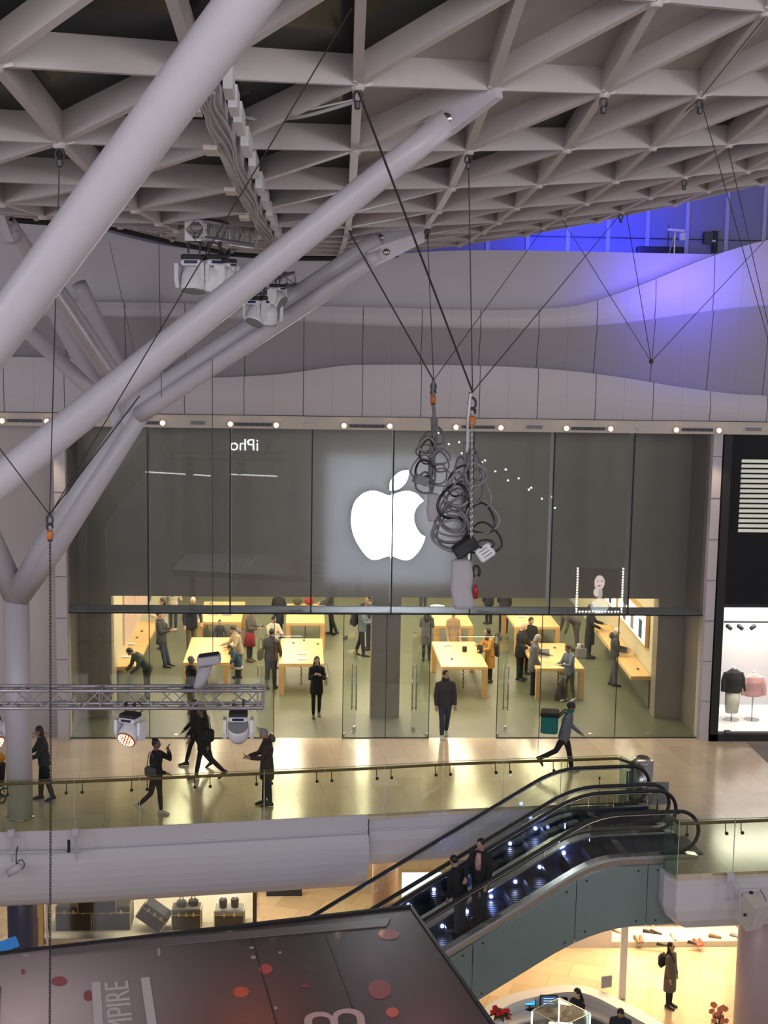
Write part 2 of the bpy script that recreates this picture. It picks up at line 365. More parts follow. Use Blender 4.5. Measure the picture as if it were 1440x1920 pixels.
# downlight strip
STY = SF-.45
z1 = P(720, 782, STY).z; z0 = P(720, 805, STY).z
fx0, fx1 = -9.5, 14.5
def zl(px, py, Y): return P(px, py, Y).z
ce = MB(); ce.add([(fx0, STY, z0-.02), (fx1, STY, z0-.02), (fx1, STY-.06, z1), (fx0, STY-.06, z1), (fx0, SF+1.2, z0-.02), (fx1, SF+1.2, z0-.02), (fx1, SF+1.2, z1), (fx0, SF+1.2, z1)],
                  [(0, 1, 2, 3), (0, 4, 5, 1), (3, 2, 6, 7), (4, 7, 6, 5), (0, 3, 7, 4), (1, 5, 6, 2)])
struct(ce, 'trim_4', 'soffit')
struct(MB().box(((fx0+fx1)/2, STY-.07, z1+.006), (fx1-fx0, .03, .014)), 'trim_5', 'rubber_black')
# wave-shaped fascia layers
D_ = [(-90, 668), (0, 669), (130, 673), (250, 690), (380, 706), (430, 707), (530, 701), (640, 686), (700, 684), (760, 684), (860, 685), (960, 688), (1063, 695), (1167, 708), (1270, 725), (1370, 738), (1440, 742), (1540, 747)]
C_ = [(-90, 592), (180, 595), (400, 598), (550, 603), (700, 611), (850, 615), (1000, 616), (1100, 612), (1180, 605), (1270, 592), (1360, 580), (1440, 573), (1540, 566)]
B_ = [(-90, 562), (180, 566), (360, 569), (550, 573), (720, 577), (850, 580), (960, 581), (1050, 577), (1090, 571), (1160, 550), (1230, 523), (1300, 494), (1345, 477), (1400, 460), (1440, 450), (1540, 432)]
A_ = [(-90, 380), (0, 390), (180, 430), (350, 466), (640, 482), (740, 476), (850, 470), (1000, 470), (1250, 475), (1345, 477), (1440, 480), (1540, 484)]
xs = [-90+i*(1630/96) for i in range(97)]
def cur(c): 
    s_ = crom(c, 8); return np.interp(xs, [q[0] for q in s_], [q[1] for q in s_])
def layer(lo, hi, y_lo, y_hi, th, name, m, bulge=0):
    # lo / hi: bottom and top edge as world points; a sheet with real thickness, bowed by 'bulge'
    vs = []; fs = []; K = 7
    for a, b in zip(lo, hi):
        for k in range(K):
            t = k/(K-1); p = a.lerp(b, t); p = p+Vector((0, -bulge*math.sin(math.pi*t), 0)); vs.append(p)
        vs.append(b+Vector((0, th, 0))); vs.append(a+Vector((0, th, 0)))
    n = K+2
    for i in range(len(lo)-1):
        for k in range(n): l = (k+1) % n; fs.append((i*n+k, i*n+n+k, i*n+n+l, i*n+l))
    fs += [tuple(range(n)), tuple(reversed([(len(lo)-1)*n+k for k in range(n)]))]
    return struct(MB().add(vs, fs), name, m, smooth=False)
dc, ccv, bc, ac = cur(D_), cur(C_), cur(B_), cur(A_)
Y4, Y3a, Y3b, Y2, Y1 = STY-.05, STY+.35, STY+.02, STY+.14, STY+.65
lo4 = [Vector((P(x, 780, Y4).x, Y4, z1+.012)) for x in xs]; hi4 = [P(x, y, Y4) for x, y in zip(xs, dc)]
layer(lo4, hi4, 0, 0, .5, 'wall_fascia_lower', 'fascia', .05)
layer([P(x, y, Y3a)-Vector((0, 0, .12)) for x, y in zip(xs, dc)], [P(x, y, Y3b) for x, y in zip(xs, ccv)], 0, 0, .3, 'wall_fascia_recess', seammat('fascia_panels_shaded', (.36, .335, .355), 0, 1.42))  # the recess's shade is put into a darker copy of the fascia colour
layer([P(x, y, Y2)-Vector((0, 0, .10)) for x, y in zip(xs, ccv)], [P(x, y, Y2) for x, y in zip(xs, bc)], 0, 0, .3, 'wall_fascia_middle', 'fascia', .06)
layer([P(x, y, Y1)-Vector((0, 0, .35)) for x, y in zip(xs, np.maximum(bc, 470))], [P(x, y, Y1) for x, y in zip(xs, ac)], 0, 0, .3, 'wall_fascia_upper', 'fascia_shell', .05)
# wall behind the fascia, washed blue, with pale ribs
BW = 39.5
bx0, bx1 = P(-120, 420, BW).x, P(1560, 420, BW).x
struct(MB().box(((bx0+bx1)/2, BW+.1, 13.2), (bx1-bx0, .2, 5)), 'wall_back_upper', 'blue_wall')
for i, px in enumerate((915, 990, 1065, 1140, 1214, 1288, 1362, 1432)):
    x = P(px, 430, BW).x; struct(MB().box((x, BW-.02, 13.2), (.11, .04, 5)), 'trim_%d' % (6+i), mat('rib_%d' % i, (.40, .40, .50), .5, noise=.05))
struct(MB().box(((bx0+bx1)/2+3, BW-.03, P(1200, 447, BW).z), (bx1-bx0-6, .02, .03)), 'trim_14', 'rubber_black')
q = P(1237, 467, 37.5); MB().bev((q.x, q.y, q.z-.15), (1.22, .4, .42), .02).build('ventilation_duct', 'black'); tag(bpy.data.objects['ventilation_duct'], 'black duct box standing on top of the blue lit fascia', 'duct')
_z = P(1237, 467, 37.5).z-.36; struct(MB().box(((bx0+bx1)/2+4, 37.5, _z-.05), (bx1-bx0-9, 3.9, .1)), 'floor_6', 'wall_beige')
q = P(1264, 476, 37.2); q.z = _z+.3; t = empty('light_stand', (q.x, q.y, q.z-.3), 'thin light stand with a blue lit crossbar beside the black duct', 'stand')
s_ = MB(); s_.tube([q-Vector((0, 0, .3)), q+Vector((0, 0, .55))], .025); s_.tube([q-Vector((.2, 0, .3)), q+Vector((-.02, 0, .4))], .02); s_.build('pole', 'chrome', t)
MB().tube([q+Vector((-.18, 0, -.3)), q+Vector((-.18, 0, .68))], .014).build('mast', 'dark_metal', t)
MB().bar(q+Vector((-.2, 0, .53)), q+Vector((.25, 0, .50)), .06, .06).build('crossbar', 'white', t); MB().bev(q+Vector((.2, 0, .38)), (.14, .14, .2)).build('lamp_head', 'white', t)
q = P(1335, 452, BW-.1); t = empty('wall_cabinet', q-Vector((0, 0, .3)), 'black slot and small grey box on the upper back wall', 'cabinet')
MB().box(q+Vector((.08, 0, -.02)), (.14, .12, .6)).build('slot', 'black', t); MB().bev(q+Vector((-.12, 0, .08)), (.26, .14, .34)).build('box', 'dark_metal', t)
MB().bev(q+Vector((.03, -.08, 0)), (.1, .05, .05)).build('latch', 'white', t)

# ------------------------------------------------------------------ downlights, vents
DL = ['far left above the white column', 'left of the hanging chain', 'right of the forked column branch', 'above the second glass bay, left one', 'above the third glass bay edge', 'left of the vent above the glowing logo', 'right of the vent above the glowing logo', 'left of the vent behind the right hoist', 'right of the vent behind the right hoist', 'left of the vent right of the bundles', 'right of the vent right of the bundles', 'left of the last vent near the pier', 'directly above the right white pier']
for i, (px, py) in enumerate([(4, 789), (88, 790), (305, 793), (432, 795), (518, 797), (645, 798), (731, 799), (855, 801), (939, 802), (1062, 803), (1145, 804), (1268, 806), (1348, 807)]):
    p = P(px, py, STY-.05); spot('downlight_beam', (p.x, p.y-.12, p.z-.06), (p.x, p.y-1.0, 0), 120, 62, (1, .76, .46), .05); t = empty('downlight', p, None, None, 'downlights along the strip above the shopfront')
    _w = ['far left above the white column', 'left of the hanging chain', 'right of the forked column branch', 'above the second glass bay, left one', 'above the third glass bay edge', 'left of the vent above the glowing logo', 'right of the vent above the glowing logo', 'right after the right hoist chain, left end of its vent', 'right end of the vent beside the right hoist chain', 'left end of the vent right of the hanging bundles', 'right end of the vent right of the hanging bundles', 'left of the last vent near the right pier', 'directly above the right white pier'][i]
    tag(t, 'small round warm downlight, '+DL[i], 'light')
    MB().lathe(p+Vector((0, .015, 0)), [(.075, 0), (.075, -.03), (.055, -.035)], 16, 'Y').build('rim', 'soffit', t)
    MB().lathe(p+Vector((0, -.02, 0)), [(.052, 0), (.045, -.02), (.02, -.026)], 16, 'Y').build('lens', 'warm_light', t)
for i, (a, b, py) in enumerate([(13, 78, 789), (262, 298, 793), (440, 510, 796), (655, 722, 799), (866, 928, 801), (1072, 1135, 804), (1279, 1337, 806)]):
    p = P((a+b)/2, py, STY-.05); x0, x1 = X_at(a, py, STY), X_at(b, py, STY)
    t = empty('ceiling_vent', p, 'long dark grille '+['at the far left of the downlight strip', 'beside the forked column branch', 'above the second glass bay', 'above the glowing logo', 'behind the right hoist chain', 'between the hanging bundles and right pier', 'nearest the right white pier'][i], 'vent', 'grilles along the downlight strip')
    MB().box((p.x, p.y+.02, p.z), (x1-x0, .03, .075)).build('frame', 'dark_metal', t)
    g = MB(); n = int((x1-x0)/.05)
    for k in range(n): g.box((x0+(k+.5)*(x1-x0)/n, p.y-.005, p.z), (.014, .03, .06))
    g.build('grille', 'grey', t)
for px, py, w_ in [(371, 792, 30), (1002, 800, 34), (1412, 804, 34)]:
    p = P(px, py, STY-.03); t = empty('access_hatch', p, 'square recessed hatch in the downlight strip, '+{371: 'left of the second glass bay', 1002: 'right of the hanging bundles', 1412: 'at the right edge of the photo'}[px], 'hatch', 'hatches in the downlight strip')
    MB().box(p+Vector((0, .0, 0)), (w_/75, .05, .14)).build('frame', 'soffit', t); MB().box(p+Vector((0, -.02, -.01)), (w_/75-.06, .03, .09)).build('recess', 'grey', t)
for px, py in [(582, 796), (1205, 805)]:
    p = P(px, py, STY-.04); tag(MB().bev(p, (.30, .05, .07)).build('sensor_box', 'soffit'), 'small flat sensor box on the strip, '+('left of the logo' if px < 800 else 'above the right glass bays'), 'sensor')

# ------------------------------------------------------------------ shopfront glass
zt = P(720, 1151, SF).z                 # transom height
zb = .0
mul = [276.5, 432, 586, 739, 889, 1041, 1191]
mx_ = [P(x, 806, SF).x for x in mul]
sfx = [XL]+mx_+[XR]
t = empty('window_1', (XL, SF, zt)); t['kind'] = 'structure'
for a, b in zip(sfx[:-1], sfx[1:]): MB().box(((a+b)/2, SF, (zt+ztop)/2), (b-a-.012, .012, ztop-zt-.02)).build('pane', 'store_glass', t)
for x in mx_:
    MB().box((x, SF+.0, (zt+ztop)/2), (.035, .05, ztop-zt)).build('mullion', 'edge_dark', t)
    MB().box((x-.0, SF+.29, (zt+ztop)/2+.1), (.015, .5, ztop-zt-.25)).build('glass_fin', 'ledge_glass', t)
MB().box(((XL+XR)/2, SF, zt), (XR-XL, .05, .035)).build('transom', 'edge_dark', t)
MB().box(((XL+XR)/2, SF+.38, zt+.02), (XR-XL, .70, .02)).build('ledge', 'ledge_glass', t)
MB().box(((XL+XR)/2, SF+.74, zt+.02), (XR-XL, .025, .05)).build('ledge_edge', 'grey', t)
low = [P(x, 1382, SF).x for x in (281, 513, 642, 722, 803, 930, 1010, 1152)]
dl = [(XL, low[0]), (low[0], low[1]), (low[2], low[3]), (low[3], low[4]), (low[5], low[6]), (low[6], low[7]), (low[7], XR)]
t = empty('window_2', (XL, SF, 0)); t['kind'] = 'structure'
zd = 2.62
for a, b in dl: MB().box(((a+b)/2, SF, zt/2), (b-a-.012, .012, zt-.04)).build('pane', 'store_glass', t)
for a, b in ((low[1], low[2]), (low[4], low[5])): MB().box(((a+b)/2, SF, (zt+zd)/2), (b-a-.012, .012, zt-zd-.03)).build('overpanel', 'store_glass', t)
for x in low: MB().box((x, SF, zt/2), (.018, .03, zt)).build('joint', 'edge_dark', t)
MB().box(((XL+low[1])/2, SF, .012), (low[1]-XL, .03, .024)).build('sill', 'edge_dark', t); MB().box(((low[2]+low[4])/2, SF, .012), (low[4]-low[2], .03, .024)).build('sill', 'edge_dark', t); MB().box(((low[5]+XR)/2, SF, .012), (XR-low[5], .03, .024)).build('sill', 'edge_dark', t)
# open glass door leaves
for i, (px, qx, qy) in enumerate([(513, 470, 1362), (642, 672, 1364), (803, 763, 1364), (930, 957, 1361)]):
    h = Vector((P(px, 1382, SF).x, SF, 0)); g = G(qx, qy, 0); d = (g-h); d.z = 0; d = d.normalized(); L = .84
    t = empty('door_%d' % (i+1), h); t['kind'] = 'structure'
    MB().bar(h+Vector((0, 0, .02)), h+d*L+Vector((0, 0, .02)), .012, zd-.04).build('leaf', 'door_glass', t)
    MB().bar(h+Vector((0, 0, .01)), h+d*.16+Vector((0, 0, .01)), .035, .10).build('patch_fitting', 'chrome', t)
    MB().bar(h-d*.02+Vector((0, 0, zd-.10)), h+d*.22+Vector((0, 0, zd-.10)), .035, .10).build('patch_fitting', 'grey', t)
    MB().bar(h+d*(L-.16)+Vector((0, 0, .01)), h+d*L+Vector((0, 0, .01)), .035, .10).build('patch_fitting', 'chrome', t)
    n = Vector((-d.y, d.x, 0)); 
    for s in (-1, 1):
        c = h+d*(L-.12)+n*(.06*s); hb = MB(); hb.tube([c+Vector((0, 0, .55)), c+Vector((0, 0, 1.75))], .016)
        for z in (.62, 1.68): hb.tube([c+Vector((0, 0, z)), c-n*(.06*s)+Vector((0, 0, z))], .009)
        hb.build('door_handle', 'chrome', t, smooth=True)

# ------------------------------------------------------------------ inside the store
zbk = P(720, 1120, PW).z                # underside of the steel bulkhead
cl0, cl1 = XL-.0, X_at(210, 1300, PW); cm0, cm1 = X_at(695, 1300, PW), X_at(749, 1300, PW); cr0, cr1 = X_at(1228, 1300, PW), XR+.0
struct(MB().box(((cl0+cr1)/2, PW+.15, (zbk+ztop+.3)/2), (cr1-cl0, .3, ztop+.3-zbk)), 'wall_steel_upper', 'steel_panel')
for k, (a, b) in enumerate([(cl0, cl1), (cm0, cm1), (cr0, cr1)]): struct(MB().box(((a+b)/2, PW+.25, zbk/2), (b-a, .5, zbk)), 'wall_steel_column_%d' % (k+1), 'steel_panel')
struct(MB().box((XL-.03, (SF+PW)/2+.2, ztop/2), (.1, PW-SF+.6, ztop)), 'wall_store_side_left', 'steel_panel')
struct(MB().box((XR+.03, (SF+PW)/2+.2, ztop/2), (.1, PW-SF+.6, ztop)), 'wall_store_side_right', 'steel_panel')
wl, wr, wb = cl1-.12, cr0+.12, 54.0
struct(MB().box(((XL+XR)/2, (SF+wb)/2+.02, -.06), (XR-XL, wb-SF, .12)), 'floor_3', 'store_floor')
struct(MB().box((wl-.05, (PW+wb)/2+.5, 1.9), (.1, wb-PW-1, 3.8)), 'wall_store_left', 'store_wall')
def shear(o, y0, k=.045):
    for q in [o]+list(o.children_recursive):
        if q.type == 'MESH':
            wy = q.location.y; r = q.parent
            while r is not None: wy += r.location.y; r = r.parent
            for v in q.data.vertices: v.co.x += (v.co.y+wy-y0)*k
shear(struct(MB().box((wr+.05, (PW+wb)/2+.5, 1.9), (.1, wb-PW-1, 3.8)), 'wall_store_right', 'store_wall'), PW+.5)
struct(MB().box(((wl+wr)/2, wb, 1.9), (wr-wl, .1, 3.8)), 'wall_store_back', 'store_wall')
struct(MB().box(((wl+wr)/2, (PW+.3+wb)/2, 3.85), (wr-wl+.4, wb-PW-.3, .1)), 'ceiling_3', 'wall_beige')
for i in range(5):
    for j in range(3):
        x = wl+1.8+i*(wr-wl-3.6)/4; y = PW+2.2+j*5.3
        o = MB().box((x, y, 3.76), (1.0, 3.6, .05)).build('ceiling_light_panel', 'lightbox'); tag(o, 'long glowing ceiling light panel inside the store, above the product tables', 'light', 'ceiling panels of the store')

# glowing logo
OX, OY, SC = 600, 860, 6.545; LY = PW-.28
def lp(c): return [P(OX+x/SC, OY+y/SC, LY) for x, y in c]
body = crom([(868, 458), (950, 425), (1040, 403), (1110, 405), (1190, 440), (1270, 520)], 6)[:-1]+crom([(1270, 520), (1200, 580), (1160, 660), (1152, 750), (1180, 840), (1230, 920), (1290, 960)], 6)[:-1] + \
    crom([(1290, 960), (1260, 1050), (1200, 1150), (1120, 1225), (1050, 1245), (980, 1230), (920, 1205), (860, 1195), (800, 1205), (730, 1230), (660, 1240), (590, 1210), (520, 1130), (440, 1000), (395, 860), (385, 740), (400, 620), (440, 520), (520, 440), (600, 405), (680, 400), (760, 425), (820, 450), (868, 458)], 6)[:-1]
leaf = crom([(858, 392), (862, 290), (920, 210), (1000, 155), (1088, 145)], 6)[:-1]+crom([(1088, 145), (1080, 230), (1040, 310), (970, 370), (900, 388), (858, 392)], 6)[:-1]
t = empty('shop_logo', P(735, 1040, LY), 'large glowing white apple shaped logo with a bite on the dark shopfront wall', 'sign')
for nm, sh in (('apple_body', body), ('leaf', leaf)):
    pts = lp(sh); o = MB().prism(pts, (0, .02, 0)).build(nm, 'logo', t)
    cx = sum((p for p in pts), Vector())/len(pts); MB().prism([cx+(p-cx)*1.012+Vector((0, .021, 0)) for p in pts], (0, .262, 0)).build('edge', 'logo_edge', o)
area('logo_glow', (P(735, 980, LY).x, LY-.04, P(735, 980, LY).z), (P(735, 980, LY).x, LY+5, P(735, 980, LY).z), 3.4, 3.4, 36, (.60, .72, 1))

# ------------------------------------------------------------------ right-hand shop
SF2 = SF-.15
bx = P(1342, 1100, SF2).x; bxe = P(1560, 1100, SF2).x; yy0 = P(1400, 1382, SF2).z+.12
t = empty('window_3', (bx, SF2, 0)); t['kind'] = 'structure'
MB().box((bx+.10, SF2, ztop/2), (.2, .3, ztop)).build('frame', 'black', t); MB().box(((bx+bxe)/2, SF2, .09), (bxe-bx, .3, .18)).build('frame', 'black', t)
zsg = P(1400, 1140, SF2).z
MB().box(((bx+bxe)/2+.1, SF2+.1, (zsg+ztop)/2), (bxe-bx, .1, ztop-zsg)).build('fascia_panel', mat('black_shop_fascia', (.008, .008, .009), .12, noise=.1), t)
MB().box(((bx+bxe)/2+.1, SF2, zsg/2+.1), (bxe-bx-.2, .012, zsg)).build('pane', 'store_glass', t)
bl = MB(); zb0, zb1 = P(1415, 1000, SF2).z, P(1415, 860, SF2).z; bx2 = P(1388, 930, SF2).x
for k in range(15): z = zb0+(k+.5)*(zb1-zb0)/15; bl.box(((bx2+bxe)/2, SF2+.02, z), (bxe-bx2, .03, .075), rx=R(25))
t2 = bl.build('louvre_screen', mat('lit_louvre', (.5, .5, .46), .4, emit=(.85, .85, .7), es=.28, noise=.2, nscale=2)); tag(t2, 'pale lit louvred blind high in the black shop window on the right', 'blind')
for nm, c, d, m in (('floor_4', ((bx+bxe)/2+.2, SF2+1.5, .1), (bxe-bx, 2.8, .1), 'white'), ('wall_display_back', ((bx+bxe)/2, SF2+2.8, 1.9), (bxe-bx, .1, 3.8), 'fascia_shell'), ('wall_display_side', (bx+.18, SF2+1.5, 1.9), (.06, 2.7, 3.8), 'black')): struct(MB().box(c, d), nm, m)
area('display_light', ((bx+bxe)/2+.3, SF2+1.2, 3.3), ((bx+bxe)/2+.3, SF2+1.5, 0), 2.2, 1.8, 190, (1, .93, .8))
rail = P(1400, 1166, SF2+1.0); tr = empty('track_light', rail, 'black ceiling track with three spotlights above the clothes display', 'light')
MB().box((rail.x+.2, rail.y, rail.z), (1.6, .04, .05)).build('track', 'black', tr)
for px in (1367, 1388, 1412):
    p = P(px, 1170, SF2+1.0); MB().lathe(p+Vector((0, 0, -.08)), [(.05, -.09), (.06, .06), (.03, .09)], 14, rot=Matrix.Rotation(R(50 if px > 1390 else -50), 3, 'Y')).build('spotlight', 'black', tr, smooth=True)
def garment_bust(px, py_top, py_bot, m, label, acc):
    a = P(px, py_top, SF2+1.3); b = P(px, py_bot, SF2+1.3); hgt = a.z-b.z; x, y = a.x, a.y
    t = empty('display_stand', (x, y, .15), label, 'display')
    X, Yv = Vector((1, 0, 0)), Vector((0, 1, 0)); rr = []
    for f, rx, ry in ((0, .23, .14), (.25, .22, .13), (.6, .24, .15), (.85, .22, .12), (.95, .12, .08), (1, .07, .06)): rr.append(((x, y, b.z+hgt*f), X*rx, Yv*ry))
    mb = MB().loft(rr, 18)
    for s in (-1, 1): mb.tube([(x+s*.19, y, b.z+hgt*.84), (x+s*.27, y-.02, b.z+hgt*.5), (x+s*.29, y-.05, b.z+hgt*.05)], [.075, .065, .05], 10)
    remesh(mb.build('jacket', m, t), .02)
    MB().loft([((x, y, b.z+hgt*.97), X*.05, Yv*.05), ((x, y, b.z+hgt*1.08), X*.045, Yv*.045)], 12).build('neck', 'white', t)
    if acc: MB().loft([((x, y, b.z-.55), X*.17, Yv*.12), ((x, y, b.z-.3), X*.2, Yv*.13), ((x, y, b.z+.02), X*.2, Yv*.13)], 16).build('skirt', 'c_white', t, smooth=True)
    MB().tube([(x, y, .15), (x, y, b.z+.1)], .02).build('pole', 'chrome', t); MB().lathe((x, y, .15), [(.2, 0), (.2, .015), (.03, .03)], 20).build('base', 'chrome', t)
garment_bust(1376, 1254, 1298, 'c_black', 'black zipped jacket over a white skirt on a display stand', True)
garment_bust(1414, 1262, 1305, 'c_pink', 'pink jacket on a display stand beside the black one', False)
q = G(1364, 1376, .15); tag(MB().bev(q+Vector((0, 0, .05)), (.16, .12, .09)).build('price_card', 'grey'), 'small grey card box on the display window floor', 'card')

# ================================================================== ROOF LATTICE
T_ = [1.7748, 1.2693, -.0049, .0566, -.0009, -.0026, 15.4991, 1.0366, -.0122, 2.2526, .0076, -.0050, 12.3362, .1553, .0062, -.0003, -.2331, -.0046, .0029, .0455, -.0009, -.0028]
def RN(i, j):
    i_, j_ = i-2.0, j-1.0; ic = min(i_, 8.6)
    q2 = [1, j_, j_*j_, i_, i_*j_, i_*i_]
    jc = max(min(j_, 6), -5); q3 = [1, jc, jc**2, jc**3, ic, ic*jc, ic*jc*jc, ic*ic, ic*ic*jc, ic**3]
    return Vector((sum(a*b for a, b in zip(T_[:6], q2)), sum(a*b for a, b in zip(T_[6:12], q2)), sum(a*b for a, b in zip(T_[12:], q3))))
def inroof(i, j): return -1 <= i <= 12 and -7 <= j <= 9 and i+j <= 10 and i+j >= -5
nodes = {(i, j): RN(i, j) for i in range(-2, 14) for j in range(-8, 11) if inroof(i, j)}
roof = empty('ceiling', (0, 14, 12)); roof['kind'] = 'structure'
BWD, BDP = .085, .27
edges_ = []
for (i, j) in nodes:
    for a in ((i, j+1), (i+1, j), (i-1, j+1)):
        if a in nodes: edges_.append(((i, j), a))
def pj(p):
    d = np.array(p)-CP; z = d @ fwd; return (720+FOC*(d @ cr)/z, 960-FOC*(d @ cu)/z, z)
def inview(p): 
    a = pj(p); return a[2] > 3 and -250 < a[0] < 1690 and -300 < a[1] < 900
edges_.sort(key=lambda e: ((nodes[e[0]]+nodes[e[1]])/2).y)
rest = MB(); cnt = 0
for a, b in edges_:
    pa, pb = nodes[a], nodes[b]
    if cnt < 96 and (inview(pa) or inview(pb)): MB().bar(pa, pb, BWD, BDP).build('roof_beam', 'roof_beam', roof); cnt += 1
    else: rest.bar(pa, pb, BWD, BDP)
o = rest.build('roof_beam', 'roof_beam', roof); o['kind'] = 'stuff'
nn_ = MB(); cnt = 0
for k, p in sorted(nodes.items(), key=lambda e: e[1].y):
    m_ = MB() if (inview(p) and cnt < 70) else nn_
    m_.lathe(p+Vector((0, 0, -.02)), [(.05, -.02), (.062, 0), (.062, .03), (.03, .05)], 10)
    for q in range(3): a = R(15+120*q); m_.bar(p+Vector((math.cos(a)*.05, math.sin(a)*.05, -.01)), p+Vector((math.cos(a)*.13, math.sin(a)*.13, .01)), .03, .03)
    if m_ is not nn_: m_.build('node_connector', 'roof_beam', roof); cnt += 1
o = nn_.build('node_connector', 'roof_beam', roof); o['kind'] = 'stuff'
dark = {('A', 1, 0), ('B', 2, 1), ('B', 2, 3), ('A', 3, 1), ('B', 3, 0), ('A', 3, 3), ('B', 3, 3), ('A', 3, 4), ('A', 4, 0), ('A', 0, 0), ('B', 0, 0), ('A', 0, 1), ('B', 4, -1)}
gl, op = MB(), MB(); cg = co = 0
for (i, j) in sorted(nodes, key=lambda k: nodes[k].y):
    for nm, ks in (('A', ((i, j), (i-1, j), (i-1, j+1))), ('B', ((i, j), (i, j+1), (i-1, j+1)))):
        if not all(k in nodes for k in ks): continue
        isd = (nm, i, j) in dark or (j < 0 and i <= 9) or (j < 0 and j < -3)
        tri = [nodes[k]+Vector((0, 0, BDP-.03)) for k in ks]; vis = any(inview(q) for q in tri)
        own = vis and ((isd and cg < 60) or (not isd and co < 90)); m_ = MB() if own else (gl if isd else op)
        m_.prism(tri, (0, 0, .04))
        if own:
            m_.build('glass_panel' if isd else 'roof_panel', 'roof_glass' if isd else 'roof_panel', roof)
            if isd: cg += 1
            else: co += 1
for m_, n_, mm in ((gl, 'glass_panel', 'roof_glass'), (op, 'roof_panel', 'roof_panel')):
    if m_.v: o = m_.build(n_, mm, roof); o['kind'] = 'stuff'
# dark gasket along the roof's rear edge
rim = [nodes[k]+Vector((0, .12, -.04)) for k in sorted([k for k in nodes if k[0]+k[1] == 10 or k[0] == 12], key=lambda k: nodes[k].x)]
MB().tube([p for p in rim if p.x < 2.6], .07, 8).build('edge_gasket', 'rubber_black', roof)

# ------------------------------------------------------------------ raking struts and columns
def strut(name, a, b, ra, rb_, label, fin=None, m='steel_white', n=36, taper=.0):
    t = empty(name, b if b.z < a.z else a, label, 'strut')
    d = (b-a); L = d.length; d.normalize(); pts = []; rs = []
    for k in range(13): f = k/12; pts.append(a.lerp(b, f)); rs.append(ra+(rb_-ra)*f)
    MB().tube(pts, rs, n).build('tube', m, t, smooth=True)
    if fin is not None:
        v = (fin-a); s = Vector((0, 0, 1)); s = (s-v.normalized()*s.dot(v.normalized())).normalized(); side = v.normalized().cross(s)
        w0 = ra*.95
        pl = [a-v.normalized()*.25-s*w0, a-v.normalized()*.02-s*w0*1.1, fin-s*w0*.9+v.normalized()*.06, fin+s*w0*.5+v.normalized()*.1, a+s*w0*1.1, a-v.normalized()*.25+s*w0]
        MB().prism([q-side*.05 for q in pl], side*.1).build('fin_plate', m, t)
        c = a+v.normalized()*.02
        MB().tube([c-side*.075, c+side*.075], .055, 20).build('pin', 'chrome', t, smooth=True)
        MB().tube([a-v.normalized()*.3, a-v.normalized()*.1], [ra*1.02, ra*.8], n).build('end_cap', m, t, smooth=True)
    return t
strut('raking_strut', P(575, -152, 8.9), P(-140, 812, 11.6), .175, .178, 'thickest white tubular strut crossing the top left corner')
strut('raking_strut', P(842, 226, 13.6), P(-160, 1030, 15.2), .122, .195, 'long white tubular strut from the roof node down across the photo, with pinned end', fin=nodes[(1, 1)])
jc, jd = P(238, 772, 26.0), P(262, 778, 25.6)
strut('raking_strut', P(716, 447, 23.2), jc, .155, .215, 'grey strut behind the long one, upper of the pinned pair', fin=P(800, 412, 22.6))
strut('raking_strut', P(722, 474, 22.6), jd, .125, .16, 'grey strut behind the long one, lower of the pinned pair', fin=P(785, 445, 22.6))
cb = G(38, 1532, 0); cyl = cb.y
t = empty('branching_column', cb, 'white forked column standing on the gallery beside the balustrade', 'column')
ztc = P(37, 1118, cyl).z
MB().tube([cb, cb+Vector((0, 0, ztc-.0))], .265, 40).build('shaft', 'steel_white', t, smooth=True)
MB().tube([cb, cb+Vector((0, 0, .03))], .285, 40).build('base_ring', 'chrome', t, smooth=True)
tp = cb+Vector((0, 0, ztc-.02))
MB().tube([tp+Vector((-.02, 0, -.02)), tp.lerp(jc, .3), jc+Vector((.1, 0, -.1))], [.26, .24, .20], 32).build('branch', 'steel_white', t, smooth=True)
MB().tube([tp+Vector((.1, -.05, .0)), tp.lerp(jd, .3)+Vector((.13, -.1, 0)), jd+Vector((.03, 0, .0))], [.20, .20, .15], 32).build('branch', 'steel_white', t, smooth=True)
MB().tube([tp, P(-75, 880, cyl-1)], [.26, .22], 32).build('branch', 'steel_white', t, smooth=True)
for a, b in ((jc, (716, 447)), (jd, (722, 474))):
    d = (P(b[0], b[1], 23)-a).normalized(); MB().bar(a-d*.35-Vector((0, 0, .1)), a+d*.2-Vector((0, 0, .1)), .07, .22).build('clevis', 'steel_white', t)
MB().lathe(P(52, 1290, cyl-.28), [(.04, 0), (.04, .02)], 12, 'Y').build('sensor', 'dark_metal', t)
for a, b, r1, lab in ((P(182, 742, 29), P(30, 600, 27), .15, 'short strut behind the big ones, lowest of the rear fan'), (P(222, 712, 29.5), P(108, 545, 27.5), .16, 'strut of the rear fan left of the panelled wall, middle one'),
                      (P(236, 718, 31), P(148, 532, 30), .16, 'dull grey strut of the rear fan ending in a rounded top'), (P(190, 740, 31.5), P(92, 560, 31.0), .2, 'broad grey strut behind the rear fan, shaded')):
    strut('raking_strut', b, a, r1, r1, lab)
strut('raking_strut', P(14, 418, 20), P(205, 705, 28.4), .12, .15, 'pale strut hanging from the roof at the left edge, with slotted end', fin=P(4, 392, 19.8))

